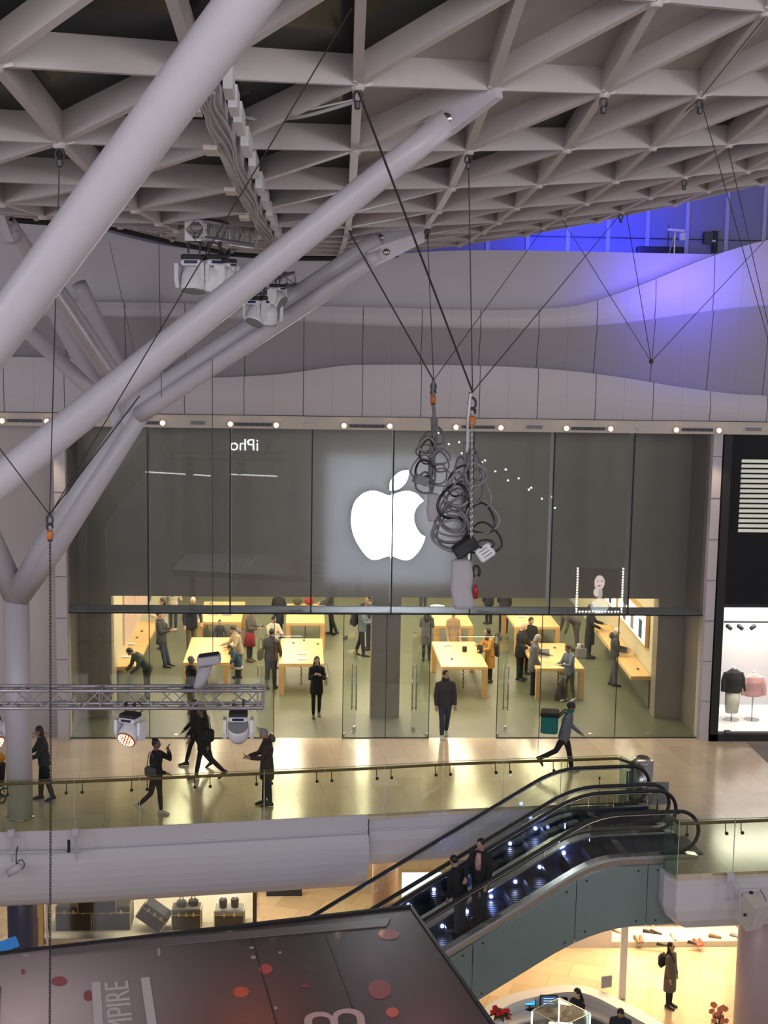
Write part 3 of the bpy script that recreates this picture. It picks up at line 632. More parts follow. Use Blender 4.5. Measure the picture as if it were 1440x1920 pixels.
# ================================================================== STORE FURNITURE
def table(xl, xr, yf, yb, label, items=(), h=.91):
    fl = G(xl, yf, h); fr = G(xr, yf, h); yb_ = G((xl+xr)/2, yb, h).y; wd = fr.x-fl.x; x = (fl.x+fr.x)/2; y0 = fl.y; y1 = yb_; cy = (y0+y1)/2; L = y1-y0
    t = empty('display_table', (x, cy, 0), label, 'table', 'maple product tables of the store')
    MB().bev((x, cy, h-.045), (wd, L, .09), .006).build('tabletop', 'wood', t)
    for sx in (-1, 1):
        for sy in (-1, 1): MB().bev((x+sx*(wd/2-.075), cy+sy*(L/2-.075), (h-.09)/2), (.15, .15, h-.09), .006).build('leg', 'wood_leg', t)
    c = [(x+.0*wd+.02*math.sin(k*1.9), y0+.3+.02*math.cos(k*1.9), h-.1-k*.035) for k in range(18)]
    MB().tube(c, .014, 6).build('coiled_cable', 'black', t)
    return x, cy, y0, y1, wd
TB = [table(343, 430, 1242, 1195, 'wooden table nearest the left counter, an elderly man standing at its front'), table(523, 607, 1244, 1197, 'wooden table beside the man in the brown leather jacket, left of the central pillar'),
      table(828, 915, 1250, 1203, 'wooden table with a small dark speaker on it, right of the central pillar'), table(1006, 1096, 1253, 1206, 'wooden table where the woman in the denim jacket stands'),
      table(370, 452, 1166, 1128, 'rear wooden table where the little girl stands'), table(536, 609, 1168, 1132, 'rear wooden table left of the central pillar, with open boxes on it'),
      table(815, 887, 1173, 1139, 'rear wooden table right of the central pillar, beside the long striped coat'), table(966, 1050, 1175, 1139, 'rear wooden table a man in grey bends over')]
def gadget(px, py, kind, label, hz=.91, rz=0, grp='devices laid out on the store tables'):
    p = G(px, py, hz)
    if kind == 'phone': t = empty('phone', p, label, 'phone', grp); MB().bev(p+Vector((0, 0, .012)), (.075, .15, .012), .004, rz).build('body', 'grey', t); MB().bev(p+Vector((0, 0, .02)), (.068, .14, .003), .001, rz).build('screen', 'black', t)
    elif kind == 'tablet': t = empty('tablet', p, label, 'tablet', grp); MB().bev(p+Vector((0, 0, .02)), (.26, .19, .014), .004, rz).build('body', 'white', t); MB().bev(p+Vector((0, 0, .029)), (.22, .16, .003), .001, rz).build('screen', mat('tablet_screen', (.3, .35, .4), .2, emit=(.6, .7, .8), es=.5), t)
    elif kind == 'laptop':
        t = empty('laptop', p, label, 'laptop', grp); MB().bev(p+Vector((0, 0, .01)), (.32, .22, .016), .004, rz).build('base', 'alu', t)
        b = p+Vector((0, .12, .11)); MB().bev(b, (.32, .012, .20), .004, rz, R(-15)).build('lid', 'grey', t)
    elif kind == 'speaker': t = empty('speaker', p, label, 'speaker', grp); MB().lathe(p, [(.05, 0), (.07, .02), (.072, .14), (.055, .17)], 18).build('body', 'black', t, smooth=True); MB().lathe(p+Vector((0, 0, .168)), [(.04, 0), (.04, .004)], 16).build('top', 'grey', t)
for a in [(871, 1222, 'speaker', 'small round dark speaker on the table right of the central pillar'), (838, 1210, 'tablet', 'flat tablet at the back of the table with the speaker'), (847, 1236, 'phone', 'dark phone at the front of the table with the speaker'),
          (550, 1206, 'phone', 'dark phone at the back left of the table beside the leather jacket'), (570, 1201, 'phone', 'dark phone at the back middle of the table beside the leather jacket'), (596, 1208, 'phone', 'dark phone at the back right of the table beside the leather jacket'), (566, 1226, 'tablet', 'pale tablet in the middle of the table beside the leather jacket'),
          (567, 1236, 'tablet', 'pale tablet at the front of the table beside the leather jacket'), (1021, 1232, 'laptop', 'open laptop on the table of the woman in denim'), (1040, 1215, 'phone', 'phone on the far half of the table of the woman in denim'), (400, 1152, 'laptop', 'laptop on the rear table behind the little girl'), (395, 1132, 'phone', 'dark phone at the far edge of the rear table above the little girl'),
          (430, 1136, 'tablet', 'lit tablet on the far right of the rear table above the little girl'), (425, 1153, 'laptop', 'blue black laptop at the front right of the rear table above the little girl'), (978, 1157, 'tablet', 'tablet on the left of the rear table the bending man leans on'), (1000, 1222, 'phone', 'phone at the left edge of the table of the woman in denim')]: gadget(*a)
# wall counters
def counter(p_front, p_back, wall_x, z, th, label, side):
    a = G(*p_front, z); b = G(*p_back, z); xf_ = a.x; x0, x1 = (wall_x, xf_) if side < 0 else (xf_, wall_x); y0, y1 = a.y, b.y
    t = empty('wall_counter', ((x0+x1)/2, (y0+y1)/2, 0), label, 'counter')
    MB().bev(((x0+x1)/2, (y0+y1)/2, z-th/2), (x1-x0, y1-y0, th), .006).build('worktop', 'wood', t)
    MB().box((wall_x-side*.03, (y0+y1)/2, (z-th)/2), (.06, y1-y0, z-th)).build('wall_panel', 'store_floor', t)
    for yy in (y0+.4, (y0+y1)/2, y1-.4): MB().bar((wall_x-side*.06, yy, z-th-.12), (xf_+side*.15, yy, z-th-.04), .05, .04).build('support_bracket', 'wood_leg', t)
    return t
counter((256, 1250), (284, 1165), wl, .91, .11, 'wooden counter along the left wall of the store, in front of the man in green', -1)
shear(counter((1183, 1268), (1120, 1168), wr, .91, .11, 'wooden counter along the right wall of the store, with a small dark speaker', 1), G(1183, 1268, .91).y)
for a in [(266, 1184, 'phone', 'phone near the far end of the left wall counter'), (257, 1196, 'phone', 'dark phone in the middle of the left wall counter'), (245, 1208, 'tablet', 'pale tablet on the left wall counter beside the green sweater'), (236, 1232, 'tablet', 'tablet under the hands of the man in green'),
          (1194, 1226, 'speaker', 'small dark speaker on the right wall counter'), (1168, 1196, 'phone', 'bluish phone at the far end of the right wall counter'), (1166, 1215, 'phone', 'phone beside the man in the beanie on the right wall counter'), (1170, 1224, 'tablet', 'pale tablet in front of the man in the beanie'), (1196, 1255, 'phone', 'dark phone at the near end of the right wall counter')]: gadget(*a)
# lit product wall on the right, graphics on the left wall
a = P(1183, 1154, 44); ya, yb2 = G(1212, 1264, .91).y+.3, G(1150, 1182, .91).y+2
t = empty('lit_wall_display', (wr, (ya+yb2)/2, 1.5), 'long glowing white product display on the right store wall above the counter', 'display')
MB().box((wr-.05, (ya+yb2)/2, 2.05), (.1, yb2-ya, .95)).build('box', 'wood_leg', t)
MB().box((wr-.105, (ya+yb2)/2, 2.05), (.02, yb2-ya-.15, .80)).build('light_panel', mat('lit_display', (1, 1, 1), .5, emit=(1, .93, .74), es=1.4), t)
for k in range(6): y = ya+.6+k*(yb2-ya-1.1)/5; MB().bev((wr-.13, y, 2.0), (.03, .34, .52), .005).build('product_picture', [M['c_blue'], M['grey'], M['c_denim'], M['c_beige'], M['c_blue'], M['grey']][k], t)
t = empty('wall_graphic', (wl, PW+6, 1.2), 'pinkish framed picture panel on the left store wall', 'picture')
MB().box((wl+.03, PW+7.2, 2.0), (.06, 8.0, 1.6)).build('board', mat('pink_board', (.60, .44, .38), .5, noise=.1), t); MB().box((wl+.065, PW+6.0, 2.0), (.01, .9, 1.0)).build('picture', mat('red_white_picture', (.62, .42, .40), .4, noise=.5, nscale=3), t)
shear(bpy.data.objects['lit_wall_display'], G(1183, 1268, .91).y)
for px, py in ((524, 1290), (352, 1320)): pass
q = G(1092, 1232, 0); t = empty('storage_crate', q, 'grey wire crate with boxes on the store floor beside the long black coat', 'crate')
MB().bev(q+Vector((0, 0, .16)), (.42, .32, .30), .01).build('crate', 'grey', t)
for k in range(3): MB().bev(q+Vector((-.12+.12*k, 0, .36)), (.1, .22, .12), .006, .1*k).build('carton', ['c_white', 'grey', 'c_grey'][k], t)
for px, py, c, lab in ((558, 1124, 'c_olive', 'round dark green bag on the rear table left of the pillar'), (580, 1124, 'c_red', 'round red bag on the rear table left of the pillar')):
    p = G(px, py+10, .91); t = empty('bag', p, lab, 'bag'); MB().ell(p+Vector((0, 0, .13)), .17, .13, .14).build('body', c, t, smooth=True); MB().tube(crom([p+Vector((-.1, 0, .2)), p+Vector((0, 0, .32)), p+Vector((.1, 0, .2))], 5), .012).build('handle', 'black', t)
p = G(820, 1138, .91); t = empty('desk_lamp_disc', p, 'bright glowing oval light on the rear table right of the pillar', 'lamp'); MB().lathe(p, [(.2, 0), (.24, .03), (.1, .06)], 20).build('diffuser', mat('bright_disc', (1, 1, 1), .5, emit=(1, .95, .85), es=3), t, smooth=True)
MB().lathe(p-Vector((0, 0, .0)), [(.1, -.005), (.1, .01)], 16).build('base', 'grey', t)
for px, py in ((222, 1377), (330, 1377), (1107, 1375), (1216, 1375)):
    p = G(px, py, .0); tag(MB().lathe(p, [(.07, 0), (.07, .006), (.05, .012)], 18).build('floor_socket', 'chrome'), 'small round metal floor plate just inside the glass, '+{222: 'leftmost', 330: 'left of the doors', 1107: 'behind the delivery rider', 1216: 'at the right end'}[px], 'floor plate')

# ================================================================== BALUSTRADES
def balustrade(pts, breaks, name, label, h=1.08, rail_h=.98, posts=(), rail_px=None):
    pts = [Vector(p) for p in pts]; t = empty(name, pts[len(pts)//2], label, 'balustrade')
    for i in range(len(pts)-1):
        a, b = pts[i], pts[i+1]; d = (b-a).normalized(); MB().bar(a+d*.012+Vector((0, 0, -.06)), b-d*.012+Vector((0, 0, -.06)), .018, h+.06).build('glass_pane', 'corner_glass' if (b-a).length < .6 else 'rail_glass', t)
    e = MB()
    for i in range(len(pts)-1): d = (pts[i+1]-pts[i]).normalized(); e.bar(pts[i]+Vector((0, 0, h)), pts[i+1]+Vector((0, 0, h)), .02, .006)
    e.build('glass_top_edge', mat('green_edge', (.10, .16, .12), .3, noise=.1), t)
    for p in pts[1:-1]: MB().tube([p+Vector((0, 0, .0)), p+Vector((0, 0, h))], .006, 6).build('pane_joint', 'soffit', t)
    n = lambda i: (lambda d: Vector((d.y, -d.x, 0)))((pts[min(i+1, len(pts)-1)]-pts[max(i-1, 0)]).normalized())
    rail = [p-n(i)*.10+Vector((0, 0, rail_h)) for i, p in enumerate(pts)]
    MB().tube(rail, .032, 12).build('handrail', 'brown_rail', t, smooth=True)
    for i in range(1, len(pts)-1):
        for s in (-1, 1):
            d = (pts[i+1]-pts[i]).normalized(); c = pts[i]+d*(.16*s); q = MB()
            q.tube([c-n(i)*.10+Vector((0, 0, rail_h-.03)), c-n(i)*.08+Vector((0, 0, rail_h-.17)), c-n(i)*.03+Vector((0, 0, rail_h-.20))], .010, 6)
            q.lathe(c-n(i)*.02+Vector((0, 0, rail_h-.20)), [(.035, -.015), (.035, .015)], 12, 'Y'); q.build('rail_bracket', 'dark_metal', t)
    return t
balustrade([p+Vector((0, -.0, 0)) for p in edge], None, 'glass_balustrade', 'long glass balustrade with a brown handrail along the left gallery edge')
ret = edge[-1]+Vector((.35, .55, 0))
t = empty('glass_balustrade', edge[-1], 'short return of glass and handrail where the gallery balustrade meets the escalator', 'balustrade')
MB().bar(edge[-1]+Vector((.02, 0, 0)), edge[-1]+Vector((.25, -.45, 0)), .018, 1.08).build('glass_pane', 'corner_glass', t)
MB().tube([edge[-1]+Vector((0, .1, .98)), edge[-1]+Vector((.3, -.35, .98))], .032, 12).build('handrail', 'brown_rail', t, smooth=True)
balustrade([cc+Vector((-.17, .45, 0)), cc+Vector((0, .02, 0)), G(1374, 1635, 0), re2], None, 'glass_balustrade', 'glass balustrade with a brown handrail on the slab corner at the right edge')

# ------------------------------------------------------------------ escalators
SL = math.tan(R(30))
def ESC(lane_off, name, label, lightrow):
    # lane_off: how far towards the viewer the lane's rear handrail stands from the rear escalator's
    O = G(1138, 1438, .97); O = Vector((O.x, O.y, 0))+E_N*lane_off       # rear handrail line, near where it starts to drop
    W = 1.22
    t = empty(name, O+E_N*(W/2), label, 'escalator')
    def prof(s, n=0.0, z=0.0, soft=.5):   # s metres down the run (negative = landing)
        s0 = 1.12
        if s < s0-soft: dz = 0
        elif s < s0+soft: u = (s-(s0-soft)); dz = -SL*u*u/(4*soft)
        else: dz = -SL*(s-s0)
        return O+E_D*s+E_N*n+Vector((0, 0, z+dz))
    S0, S1 = -1.35, 9.3
    for rear, n in ((1, 0.0), (0, W)):
        hr = [prof(s, n, .97) for s in np.linspace(-.55, S1, 50)]
        arc = []
        for k in range(15):
            a = math.pi*k/14; arc.append(O+E_N*n+E_D*(-.55-.42*math.sin(a))+Vector((0, 0, .55+.42*math.cos(a))))
        arc = arc[::-1]; arc = [O+E_N*n+E_D*(-.2)+Vector((0, 0, .10))]+arc
        MB().tube(arc+hr[1:], .038, 10).build('handrail', 'rubber_black', t, smooth=True)
        MB().tube([p-Vector((0, 0, .045)) for p in hr], .018, 6).build('handrail_guide', 'chrome', t, smooth=True)
        g = MB(); ss = np.linspace(-.5, S1, 12)
        for k in range(11):
            q = [prof(s, n, .12) for s in np.linspace(ss[k]+.008, ss[k+1]-.008, 6)]; u = [prof(s, n, .92) for s in np.linspace(ss[k]+.008, ss[k+1]-.008, 6)]
            MB().prism([p-E_N*.006 for p in q+u[::-1]], E_N*.012).build('glass_panel', 'esc_glass', t)
        q = []
        for k in range(9): a = math.pi*k/8; q.append(O+E_N*n+E_D*(-.5-.38*math.sin(a))+Vector((0, 0, .53+.38*math.cos(a))))
        MB().prism([p-E_N*.006 for p in q], E_N*.012).build('glass_panel', 'esc_glass', t)
        d = MB(); d_s = np.linspace(-.95, S1, 46); vs = []; fs = []      # brushed deck along the glass foot
        for s in d_s:
            zz = .0 if s > -.9 else -.04
            for dn, dz in ((-.11, .06), (-.10, .115), (.10, .115), (.11, .06), (.11, -.16), (-.11, -.16)): vs.append(prof(s, n+dn*(1 if rear else 1), dz+zz))
        for i in range(len(d_s)-1):
            for k in range(6): l = (k+1) % 6; fs.append((i*6+k, i*6+l, i*6+6+l, i*6+6+k))
        fs += [tuple(reversed(range(6))), tuple((len(d_s)-1)*6+k for k in range(6))]
        d.add(vs, fs); d.build('deck', 'chrome', t)
        sk = MB(); sgn = 1 if rear else -1
        for s_a, s_b in zip(d_s[:-1], d_s[1:]):
            pts = [prof(s_a, n+sgn*.125, .08), prof(s_b, n+sgn*.125, .08), prof(s_b, n+sgn*.125, -.30), prof(s_a, n+sgn*.125, -.30)]; sk.prism(pts, E_N*(-.012*sgn))
        sk.build('skirt_panel', 'step', t)
    # steps
    ns = 0
    for k in range(24):
        s = .5+k*.40
        if s > S1: break
        top = prof(s, 0, 0).z-.0 if s > 1.6 else prof(s, 0, 0).z
        c = O+E_D*(s)+E_N*(W/2); z = prof(s+.2, 0, 0).z-.01
        mb = MB(); r_ = math.atan2(E_D.y, E_D.x)
        mb.box((c.x, c.y, z-.11), (.40, W-.28, .22), r_)
        st = mb.build('step', 'step', t)
        gr = MB()
        for q in range(9): gr.box((c.x+E_N.x*(q-4)*.1, c.y+E_N.y*(q-4)*.1, z+.004), (.38, .03, .008), r_)
        gr.build('tread', 'dark_metal', st, rel=True)
    # comb plate and landing
    MB().box((O+E_D*(-.35)+E_N*(W/2))[:2]+(.012,), (1.6, W-.25, .02), math.atan2(E_D.y, E_D.x)).build('landing_plate', 'step', t)
    MB().box((O+E_D*(.42)+E_N*(W/2))[:2]+(.02,), (.14, W-.25, .03), math.atan2(E_D.y, E_D.x)).build('comb_plate', 'chrome', t)
    # skirt lights
    for k, s in enumerate(lightrow):
        p = prof(s, .145, -.02); tt = MB().lathe(p, [(.008, -.012), (.034, 0), (.030, .012), (.008, .018)], 10, 'Y').build('skirt_light', 'step_light', t, smooth=True)
        if k % 3 == 0:
            l = bpy.data.lights.new('skirt_glow', 'POINT'); l.energy = 2.2; l.color = (.25, .35, 1); l.shadow_soft_size = .04
            lo_ = bpy.data.objects.new('skirt_glow', l); scene.collection.objects.link(lo_); lo_.location = p+E_N*.12+Vector((0, 0, .10))
    # truss body between the two decks
    for n, m_ in ((-.13, 'steel_white'), (W+.12, 'teal_panel')):
        ss = [-1.0, .1, 1.55, 3.6, 5.7, 7.8, S1]
        for a, b in zip(ss[:-1], ss[1:]):
            top = [prof(s, n, -.06) for s in np.linspace(a+.008, b-.008, 6)]; bot = [prof(s, n, -1.30, .9) for s in np.linspace(a+.008, b-.008, 6)]
            o = MB().prism(top+bot[::-1], E_N*(.03 if n > 0 else -.03)).build('cladding_panel', m_, t)
            if n > 0:
                for s in (a+.2, b-.2):
                    for dz in (-.16, -1.2): c = prof(s, n, dz)+E_N*.03; MB().lathe(c, [(.022, -.008), (.022, 0), (.01, .002)], 8, 'Y').build('bolt', 'dark_metal', o)
    top = [prof(s, -.12, -.5) for s in np.linspace(-1, S1, 24)]; bot = [prof(s, -.12, -1.28) for s in np.linspace(-1, S1, 24)]
    MB().prism(top+bot[::-1], E_N*(W+.22)).build('truss_body', 'steel_white', t)
    return t, O, prof, W
ea = ESC(0.0, 'escalator', 'rear one of the two escalators, empty, with bluish step lights', [1.6, 2.15, 2.7, 3.25, 3.8, 4.35, 4.9, 5.45, 6.0, 6.55, 7.1])
eb = ESC(1.62, 'escalator', 'front one of the two escalators, with grey green cladding and two riders', [1.45, 1.95, 2.45, 2.95, 3.45, 3.95, 4.45, 4.95, 5.45, 5.95, 6.45])
# side mats / dark entry plates
for px, py, w_, h_, lab in ((1190, 1478, .42, .5, 'small dark green panel behind the rear escalator newel'), (1232, 1500, .46, .5, 'grey notice panel between the two escalator newels')):
    p = G(px, py+22, 0); t = empty('notice_panel', p, lab, 'panel'); MB().bev(p+Vector((0, 0, .42)), (w_, .03, h_), .004).build('board', 'teal_panel' if px < 1200 else 'grey', t); MB().tube([p, p+Vector((0, 0, .3))], .02).build('post', 'dark_metal', t)
for px, py, zt_ in ((1122, 1512, .62), (1166, 1540, .6)):
    p = G(px, py, 0); t = empty('safety_post', p, 'thin safety post with a black cap, '+('behind the rear escalator' if px < 1150 else 'between the two escalators'), 'post'); MB().tube([p, p+Vector((0, 0, zt_))], .010, 8).build('rod', 'chrome', t); MB().lathe(p+Vector((0, 0, zt_)), [(.022, 0), (.022, .05)], 10).build('cap', 'black', t)
# litter bin
b = G(1201, 1498, 0); t = empty('litter_bin', b, 'shiny steel litter bin with a domed top behind the escalators', 'bin')
MB().lathe(b, [(.24, 0), (.25, .01), (.25, .86)], 36).build('body', 'chrome', t, smooth=True)
MB().lathe(b+Vector((0, 0, .86)), [(.25, 0), (.258, .02), (.25, .03), (.125, .12), (.115, .115)], 36).build('lid', 'chrome', t, smooth=True); MB().lathe(b+Vector((0, 0, .972)), [(.115, 0), (.115, .004)], 24).build('opening', 'black', t)
MB().lathe(b+Vector((0, 0, .0)), [(.255, 0), (.255, .05)], 36).build('base_ring', 'black', t)
# floor shade-coloured runner in front of the front escalator is the steel landing
p = eb[1]

# ================================================================== RIGGING
def truss(a, b, side, name, label, parent=None, up=(0, 0, 1), chord=.024, brace=.010, bays=None):
    a = Vector(a); b = Vector(b); d = (b-a).normalized(); L = (b-a).length; u = Vector(up); u = (u-d*u.dot(d)).normalized(); r = d.cross(u)
    t = empty(name, a, label, 'truss'); h = side/2; cs = [(-h, -h), (h, -h), (h, h), (-h, h)]
    for x, z in cs: MB().tube([a+r*x+u*z, b+r*x+u*z], chord, 12).build('chord', 'alu', t, smooth=True)
    n = bays or int(L/side)
    for f in range(4):
        p, q = cs[f], cs[(f+1) % 4]; m_ = MB(); pts = []
        for k in range(n+1): c = p if k % 2 == 0 else q; pts.append(a+d*(L*k/n)+r*c[0]+u*c[1])
        for x, y in zip(pts[:-1], pts[1:]): m_.tube([x, y], brace, 6)
        for e in (a, b, a+d*L/2): m_.tube([e+r*p[0]+u*p[1], e+r*q[0]+u*q[1]], brace*1.2, 6)
        m_.build('bracing', 'alu', t)
    return t
TY = 18.0
truss(P(-120, 1307, TY), P(494, 1307, TY), .235, 'lighting_truss', 'grey aluminium box truss hanging across the lower left with lights under it')
def moving_head(p, tilt, lit, label, s=1.0, yaw=0, front=True):
    t = empty('moving_head_light', p, label, 'stage light', 'moving head stage lights'); V = Vector
    rz = Matrix.Rotation(yaw, 3, 'Z')
    for x in (-.07, .07):
        c = MB(); c.tube([p+rz @ V((x*s, 0, .16*s)), p+rz @ V((x*s, 0, .02))], .012*s, 8); c.bev(p+rz @ V((x*s, 0, .12*s)), (.03*s, .06*s, .06*s), .005, yaw); c.build('clamp', 'dark_metal', t)
    MB().bev(p+V((0, 0, -.03*s)), (.26*s, .22*s, .07*s), .015, yaw).build('rigging_plate', 'black', t)
    MB().bev(p+V((0, 0, -.09*s)), (.25*s, .24*s, .07*s), .015, yaw).build('base', 'white', t)
    MB().bev(p+rz @ V((0, -.122*s, -.085*s)), (.16*s, .01, .035*s), .002, yaw).build('display', mat('small_display', (.01, .012, .03), .2, emit=(.05, .1, .6), es=.03), t)
    for x in (-1, 1):
        arm = [p+rz @ V((x*.165*s, y, z)) for y, z in ((-.09*s, -.10*s), (.09*s, -.10*s), (.10*s, -.28*s), (.05*s, -.38*s), (-.05*s, -.38*s), (-.10*s, -.28*s))]
        MB().prism(arm, rz @ V((x*.045*s, 0, 0))).build('yoke_arm', 'white', t)
    hc = p+V((0, 0, -.29*s)); rot = rz @ Matrix.Rotation(tilt, 3, 'X')
    h = MB().lathe(hc, [(.06*s, -.16*s), (.12*s, -.13*s), (.148*s, -.04*s), (.148*s, .09*s), (.138*s, .13*s)], 28, 'Z', rot).build('head', 'white', t, smooth=True)
    MB().lathe(hc, [(.140*s, .125*s), (.146*s, .14*s), (.128*s, .145*s)], 28, 'Z', rot).build('lens_ring', 'orange' if lit else 'grey', h)
    MB().lathe(hc, [(.128*s, .14*s), (.126*s, .142*s)], 28, 'Z', rot).build('lens', 'dark_metal' if not lit else mat('warm_lens', (.5, .2, .12), .3, emit=(1, .25, .12), es=.35), h)
    led = MB()
    if lit:
        for ring, nn2 in ((0, 1), (.045, 6), (.082, 12), (.112, 18)):
            for k in range(nn2): a = 2*math.pi*k/nn2; led.add(*disc(hc+rot @ V((ring*s*math.cos(a), ring*s*math.sin(a), .146*s)), rot @ V((.011*s, 0, 0)), rot @ V((0, .011*s, 0)), rot @ V((0, 0, .006*s))))
        led.build('led', mat('warm_led', (1, .9, .8), .4, emit=(1, .62, .45), es=3), h)
    MB().tube(crom([p+rz @ V((.09*s, .1*s, -.02)), p+rz @ V((.16*s, .12*s, .06)), p+rz @ V((.05*s, .12*s, .15*s))], 5), .007, 6).build('power_cable', 'black', t)
    return t
def disc(c, a, b, off, n=8):
    m_ = MB().prism([c+a*math.cos(2*math.pi*k/n)+b*math.sin(2*math.pi*k/n) for k in range(n)], off); return m_.v, m_.f
moving_head(P(244, 1337, TY), R(122), True, 'stage light with a lit warm pink lens under the lower truss, left one', .92, R(-24))
moving_head(P(447, 1334, TY), R(35), False, 'unlit white stage light under the lower truss, at its right end', .95, 0)
moving_head(P(-22, 1345, TY), R(120), True, 'stage light cut off by the left edge of the photo, under the lower truss', 1.0, R(60))
# follow-spot / projector wrapped in white cloth standing on the truss
q = P(392, 1236, TY); t = empty('wrapped_projector', P(372, 1320, TY), 'white wrapped device standing tilted on the lower truss in front of the left table', 'stage equipment')
MB().bev(q, (.30, .22, .13), .02, 0, 0, R(-8)).build('housing', 'paper', t); MB().bev(q+Vector((0, -.05, .075)), (.26, .16, .02), .006, 0, 0, R(-8)).build('top_handle', 'black', t)
MB().loft([(P(385, 1250, TY), Vector((.10, 0, .02)), Vector((0, .08, 0))), (P(378, 1275, TY), Vector((.09, 0, .02)), Vector((0, .07, 0))), (P(370, 1293, TY), Vector((.07, 0, .03)), Vector((0, .06, 0)))], 12).build('sleeve', 'paper', t, smooth=True)
MB().bev(P(355, 1293, TY), (.16, .14, .06), .01).build('clamp', 'c_blue', t)
for x in (470, 482, 492): MB().box(P(x, 1310, TY-.12), (.012, .012, .36)).build('safety_pin', 'alu', bpy.data.objects['lighting_truss'])
# upper lighting cluster under the roof
UY = 19.0
a = P(367, 431, UY); b_ = a+Vector((.58, 1.5, .0))
truss(a, b_, .235, 'box_truss', 'short aluminium box truss seen end on, hanging below the roof', chord=.042, brace=.012, bays=6)
pl = MB()
for k in range(4):
    s1, s2 = [(-1, -1), (1, -1), (1, 1), (-1, 1)][k]; h = .145; cpt = a+Vector((0, -.02, 0))
    pl.prism([cpt+Vector((s1*h, 0, s2*h)), cpt+Vector((s1*h, 0, s2*.0)), cpt+Vector((0, 0, s2*h))], (0, .03, 0))
pl.build('end_plate', 'white', bpy.data.objects['box_truss'])
cbm = MB()
for k in range(26):
    s = .15+k*.05; x = a+(b_-a)*s*.75+Vector((.10+.03*math.sin(k*2.1), 0, .12)); cbm.tube(crom([x, x+Vector((.03, 0, -.1-.04*(k % 3))), x+Vector((.0, 0, -.24))], 4), .009, 5)
tag(cbm.build('cable_loops', 'cable_light'), 'pale cable loops hanging over the side of the end on box truss', 'cable')
for (px, py, s, tl, yw, lab) in ((364, 478, 1.15, R(168), R(-15), 'white stage light below the end on truss, left one with the square display'), (402, 478, 1.15, R(190), R(25), 'white stage light below the end on truss, right one'), (425, 486, .9, R(160), R(60), 'half hidden stage light below the end on truss, furthest right')):
    moving_head(P(px, py, UY+.1), tl, False, lab, s, yw)
p = P(400, 402, UY+.3); t = tag(MB().tube([p+Vector((.11*math.cos(k*.52), .05*math.sin(k*.13), .07*math.sin(k*.52)+.02)) for k in range(30)], .018, 8).build('coiled_cable', 'cable_light', smooth=True), 'coil of pale cable lying on top of the end on truss', 'cable')
for (px, py, s, tl, yw, lab) in ((482, 556, 1.05, R(150), R(-40), 'small stage light of the far cluster, lowest left'), (503, 556, 1.05, R(195), R(20), 'small stage light of the far cluster, lowest right with a dark lens'), (520, 533, .85, R(120), R(60), 'small stage light of the far cluster, upper right')):
    moving_head(P(px, py, 23), tl, False, lab, s, yw)
truss(P(462, 552, 23.2), P(545, 522, 24), .2, 'box_truss', 'short dim truss carrying the far cluster of stage lights', chord=.025, bays=4)
# cable tray stepping away under the roof
t = empty('cable_tray', P(441, 310, 13.7), 'pale cable tray of stepped boxes running away beneath the roof beams', 'cable tray')
pa, pb = P(398, 205, 12.6), P(498, 440, 26)
TP = [P(*q) for q in ((384, 165, 10.2), (396, 195, 10.9), (408, 228, 11.7), (424, 268, 12.6), (441, 310, 13.7), (456, 348, 14.9), (468, 376, 16.1), (479, 400, 17.3), (489, 420, 18.8), (499, 438, 20.6), (508, 452, 22.5))]
for k in range(10):
    A = TP[k]; Bp = A.lerp(TP[k+1], .96)
    MB().bar(A, Bp, .16, .12).build('tray_section', 'steel_white', t)
    MB().bar(A+Vector((.16, 0, -.02*(k % 2))), A.lerp(Bp, .55)+Vector((.16, 0, -.02)), .07, .17).build('junction_box', 'white', t)
    if k % 2: MB().bar(A+Vector((-.14, 0, -.06)), A.lerp(Bp, .3)+Vector((-.14, 0, -.06)), .12, .04).build('junction_box', 'soffit', t)
for k in range(4): MB().tube(crom([q+Vector((.04*k-.06+.03*math.sin(i*2+k), 0, -.03)) for i, q in enumerate(TP)], 4), .012, 6).build('cable', 'cable_light', t)

# ------------------------------------------------------------------ wires and hoists
def wire(a, b, label, r=.009, m='wire', ribs=False):
    o = MB().tube([a, b], r*.72, 6).build('steel_wire_rope', m); tag(o, label, 'wire'); return o
def N_(i, j): return nodes[(i, j)]+Vector((0, 0, -.03))
hR = P(886, 735, 16.2); hL = P(813, 713, 21.5); hK = P(93, 965, 12.9)
wire(N_(2, 1), hR, 'nearly vertical wire from the roof node to the right hoist')
wire(N_(1, 0), hR, 'thick jointed wire from the roof node left of the logo down to the right hoist', .017)
wire(N_(5, 4), hR, 'slanting wire from the right roof edge down left to the right hoist', .010)
wire(N_(5, 0) if (5, 0) in nodes else P(652, 425, 21), hL, 'jointed wire from behind the long strut down to the left hoist', .017)
wire(N_(5, 1), hL, 'thin upright wire down to the left hoist', .009)
wire(N_(6, 3), hL, 'slanting wire from the roof edge down left to the left hoist', .009)
wire(N_(2, -2), hK, 'vertical wire from the left roof node to the chain hook', .008)
wire(P(-60, 762, 12.0), hK, 'short wire from the left edge down to the chain hook', .008)
wire(P(262, 742, 13.6), hK, 'wire from the strut junction down to the chain hook', .010)
wire(P(660, 15, 10.0), P(100, 955, 13.2), 'very long thin wire crossing both big struts from the top', .007)
wa = P(1221, 678, 24)
wire(N_(5, 3), wa, 'thin wire from the roof edge to the empty bridle point on the right, left leg', .009)
wire(N_(5, 4)+Vector((.1, 0, 0)), wa, 'thin wire from the blue lit roof edge to the empty bridle point, middle leg', .009)
wire(P(1500, 380, 27), wa, 'thin wire from the right edge of the photo to the empty bridle point', .009)
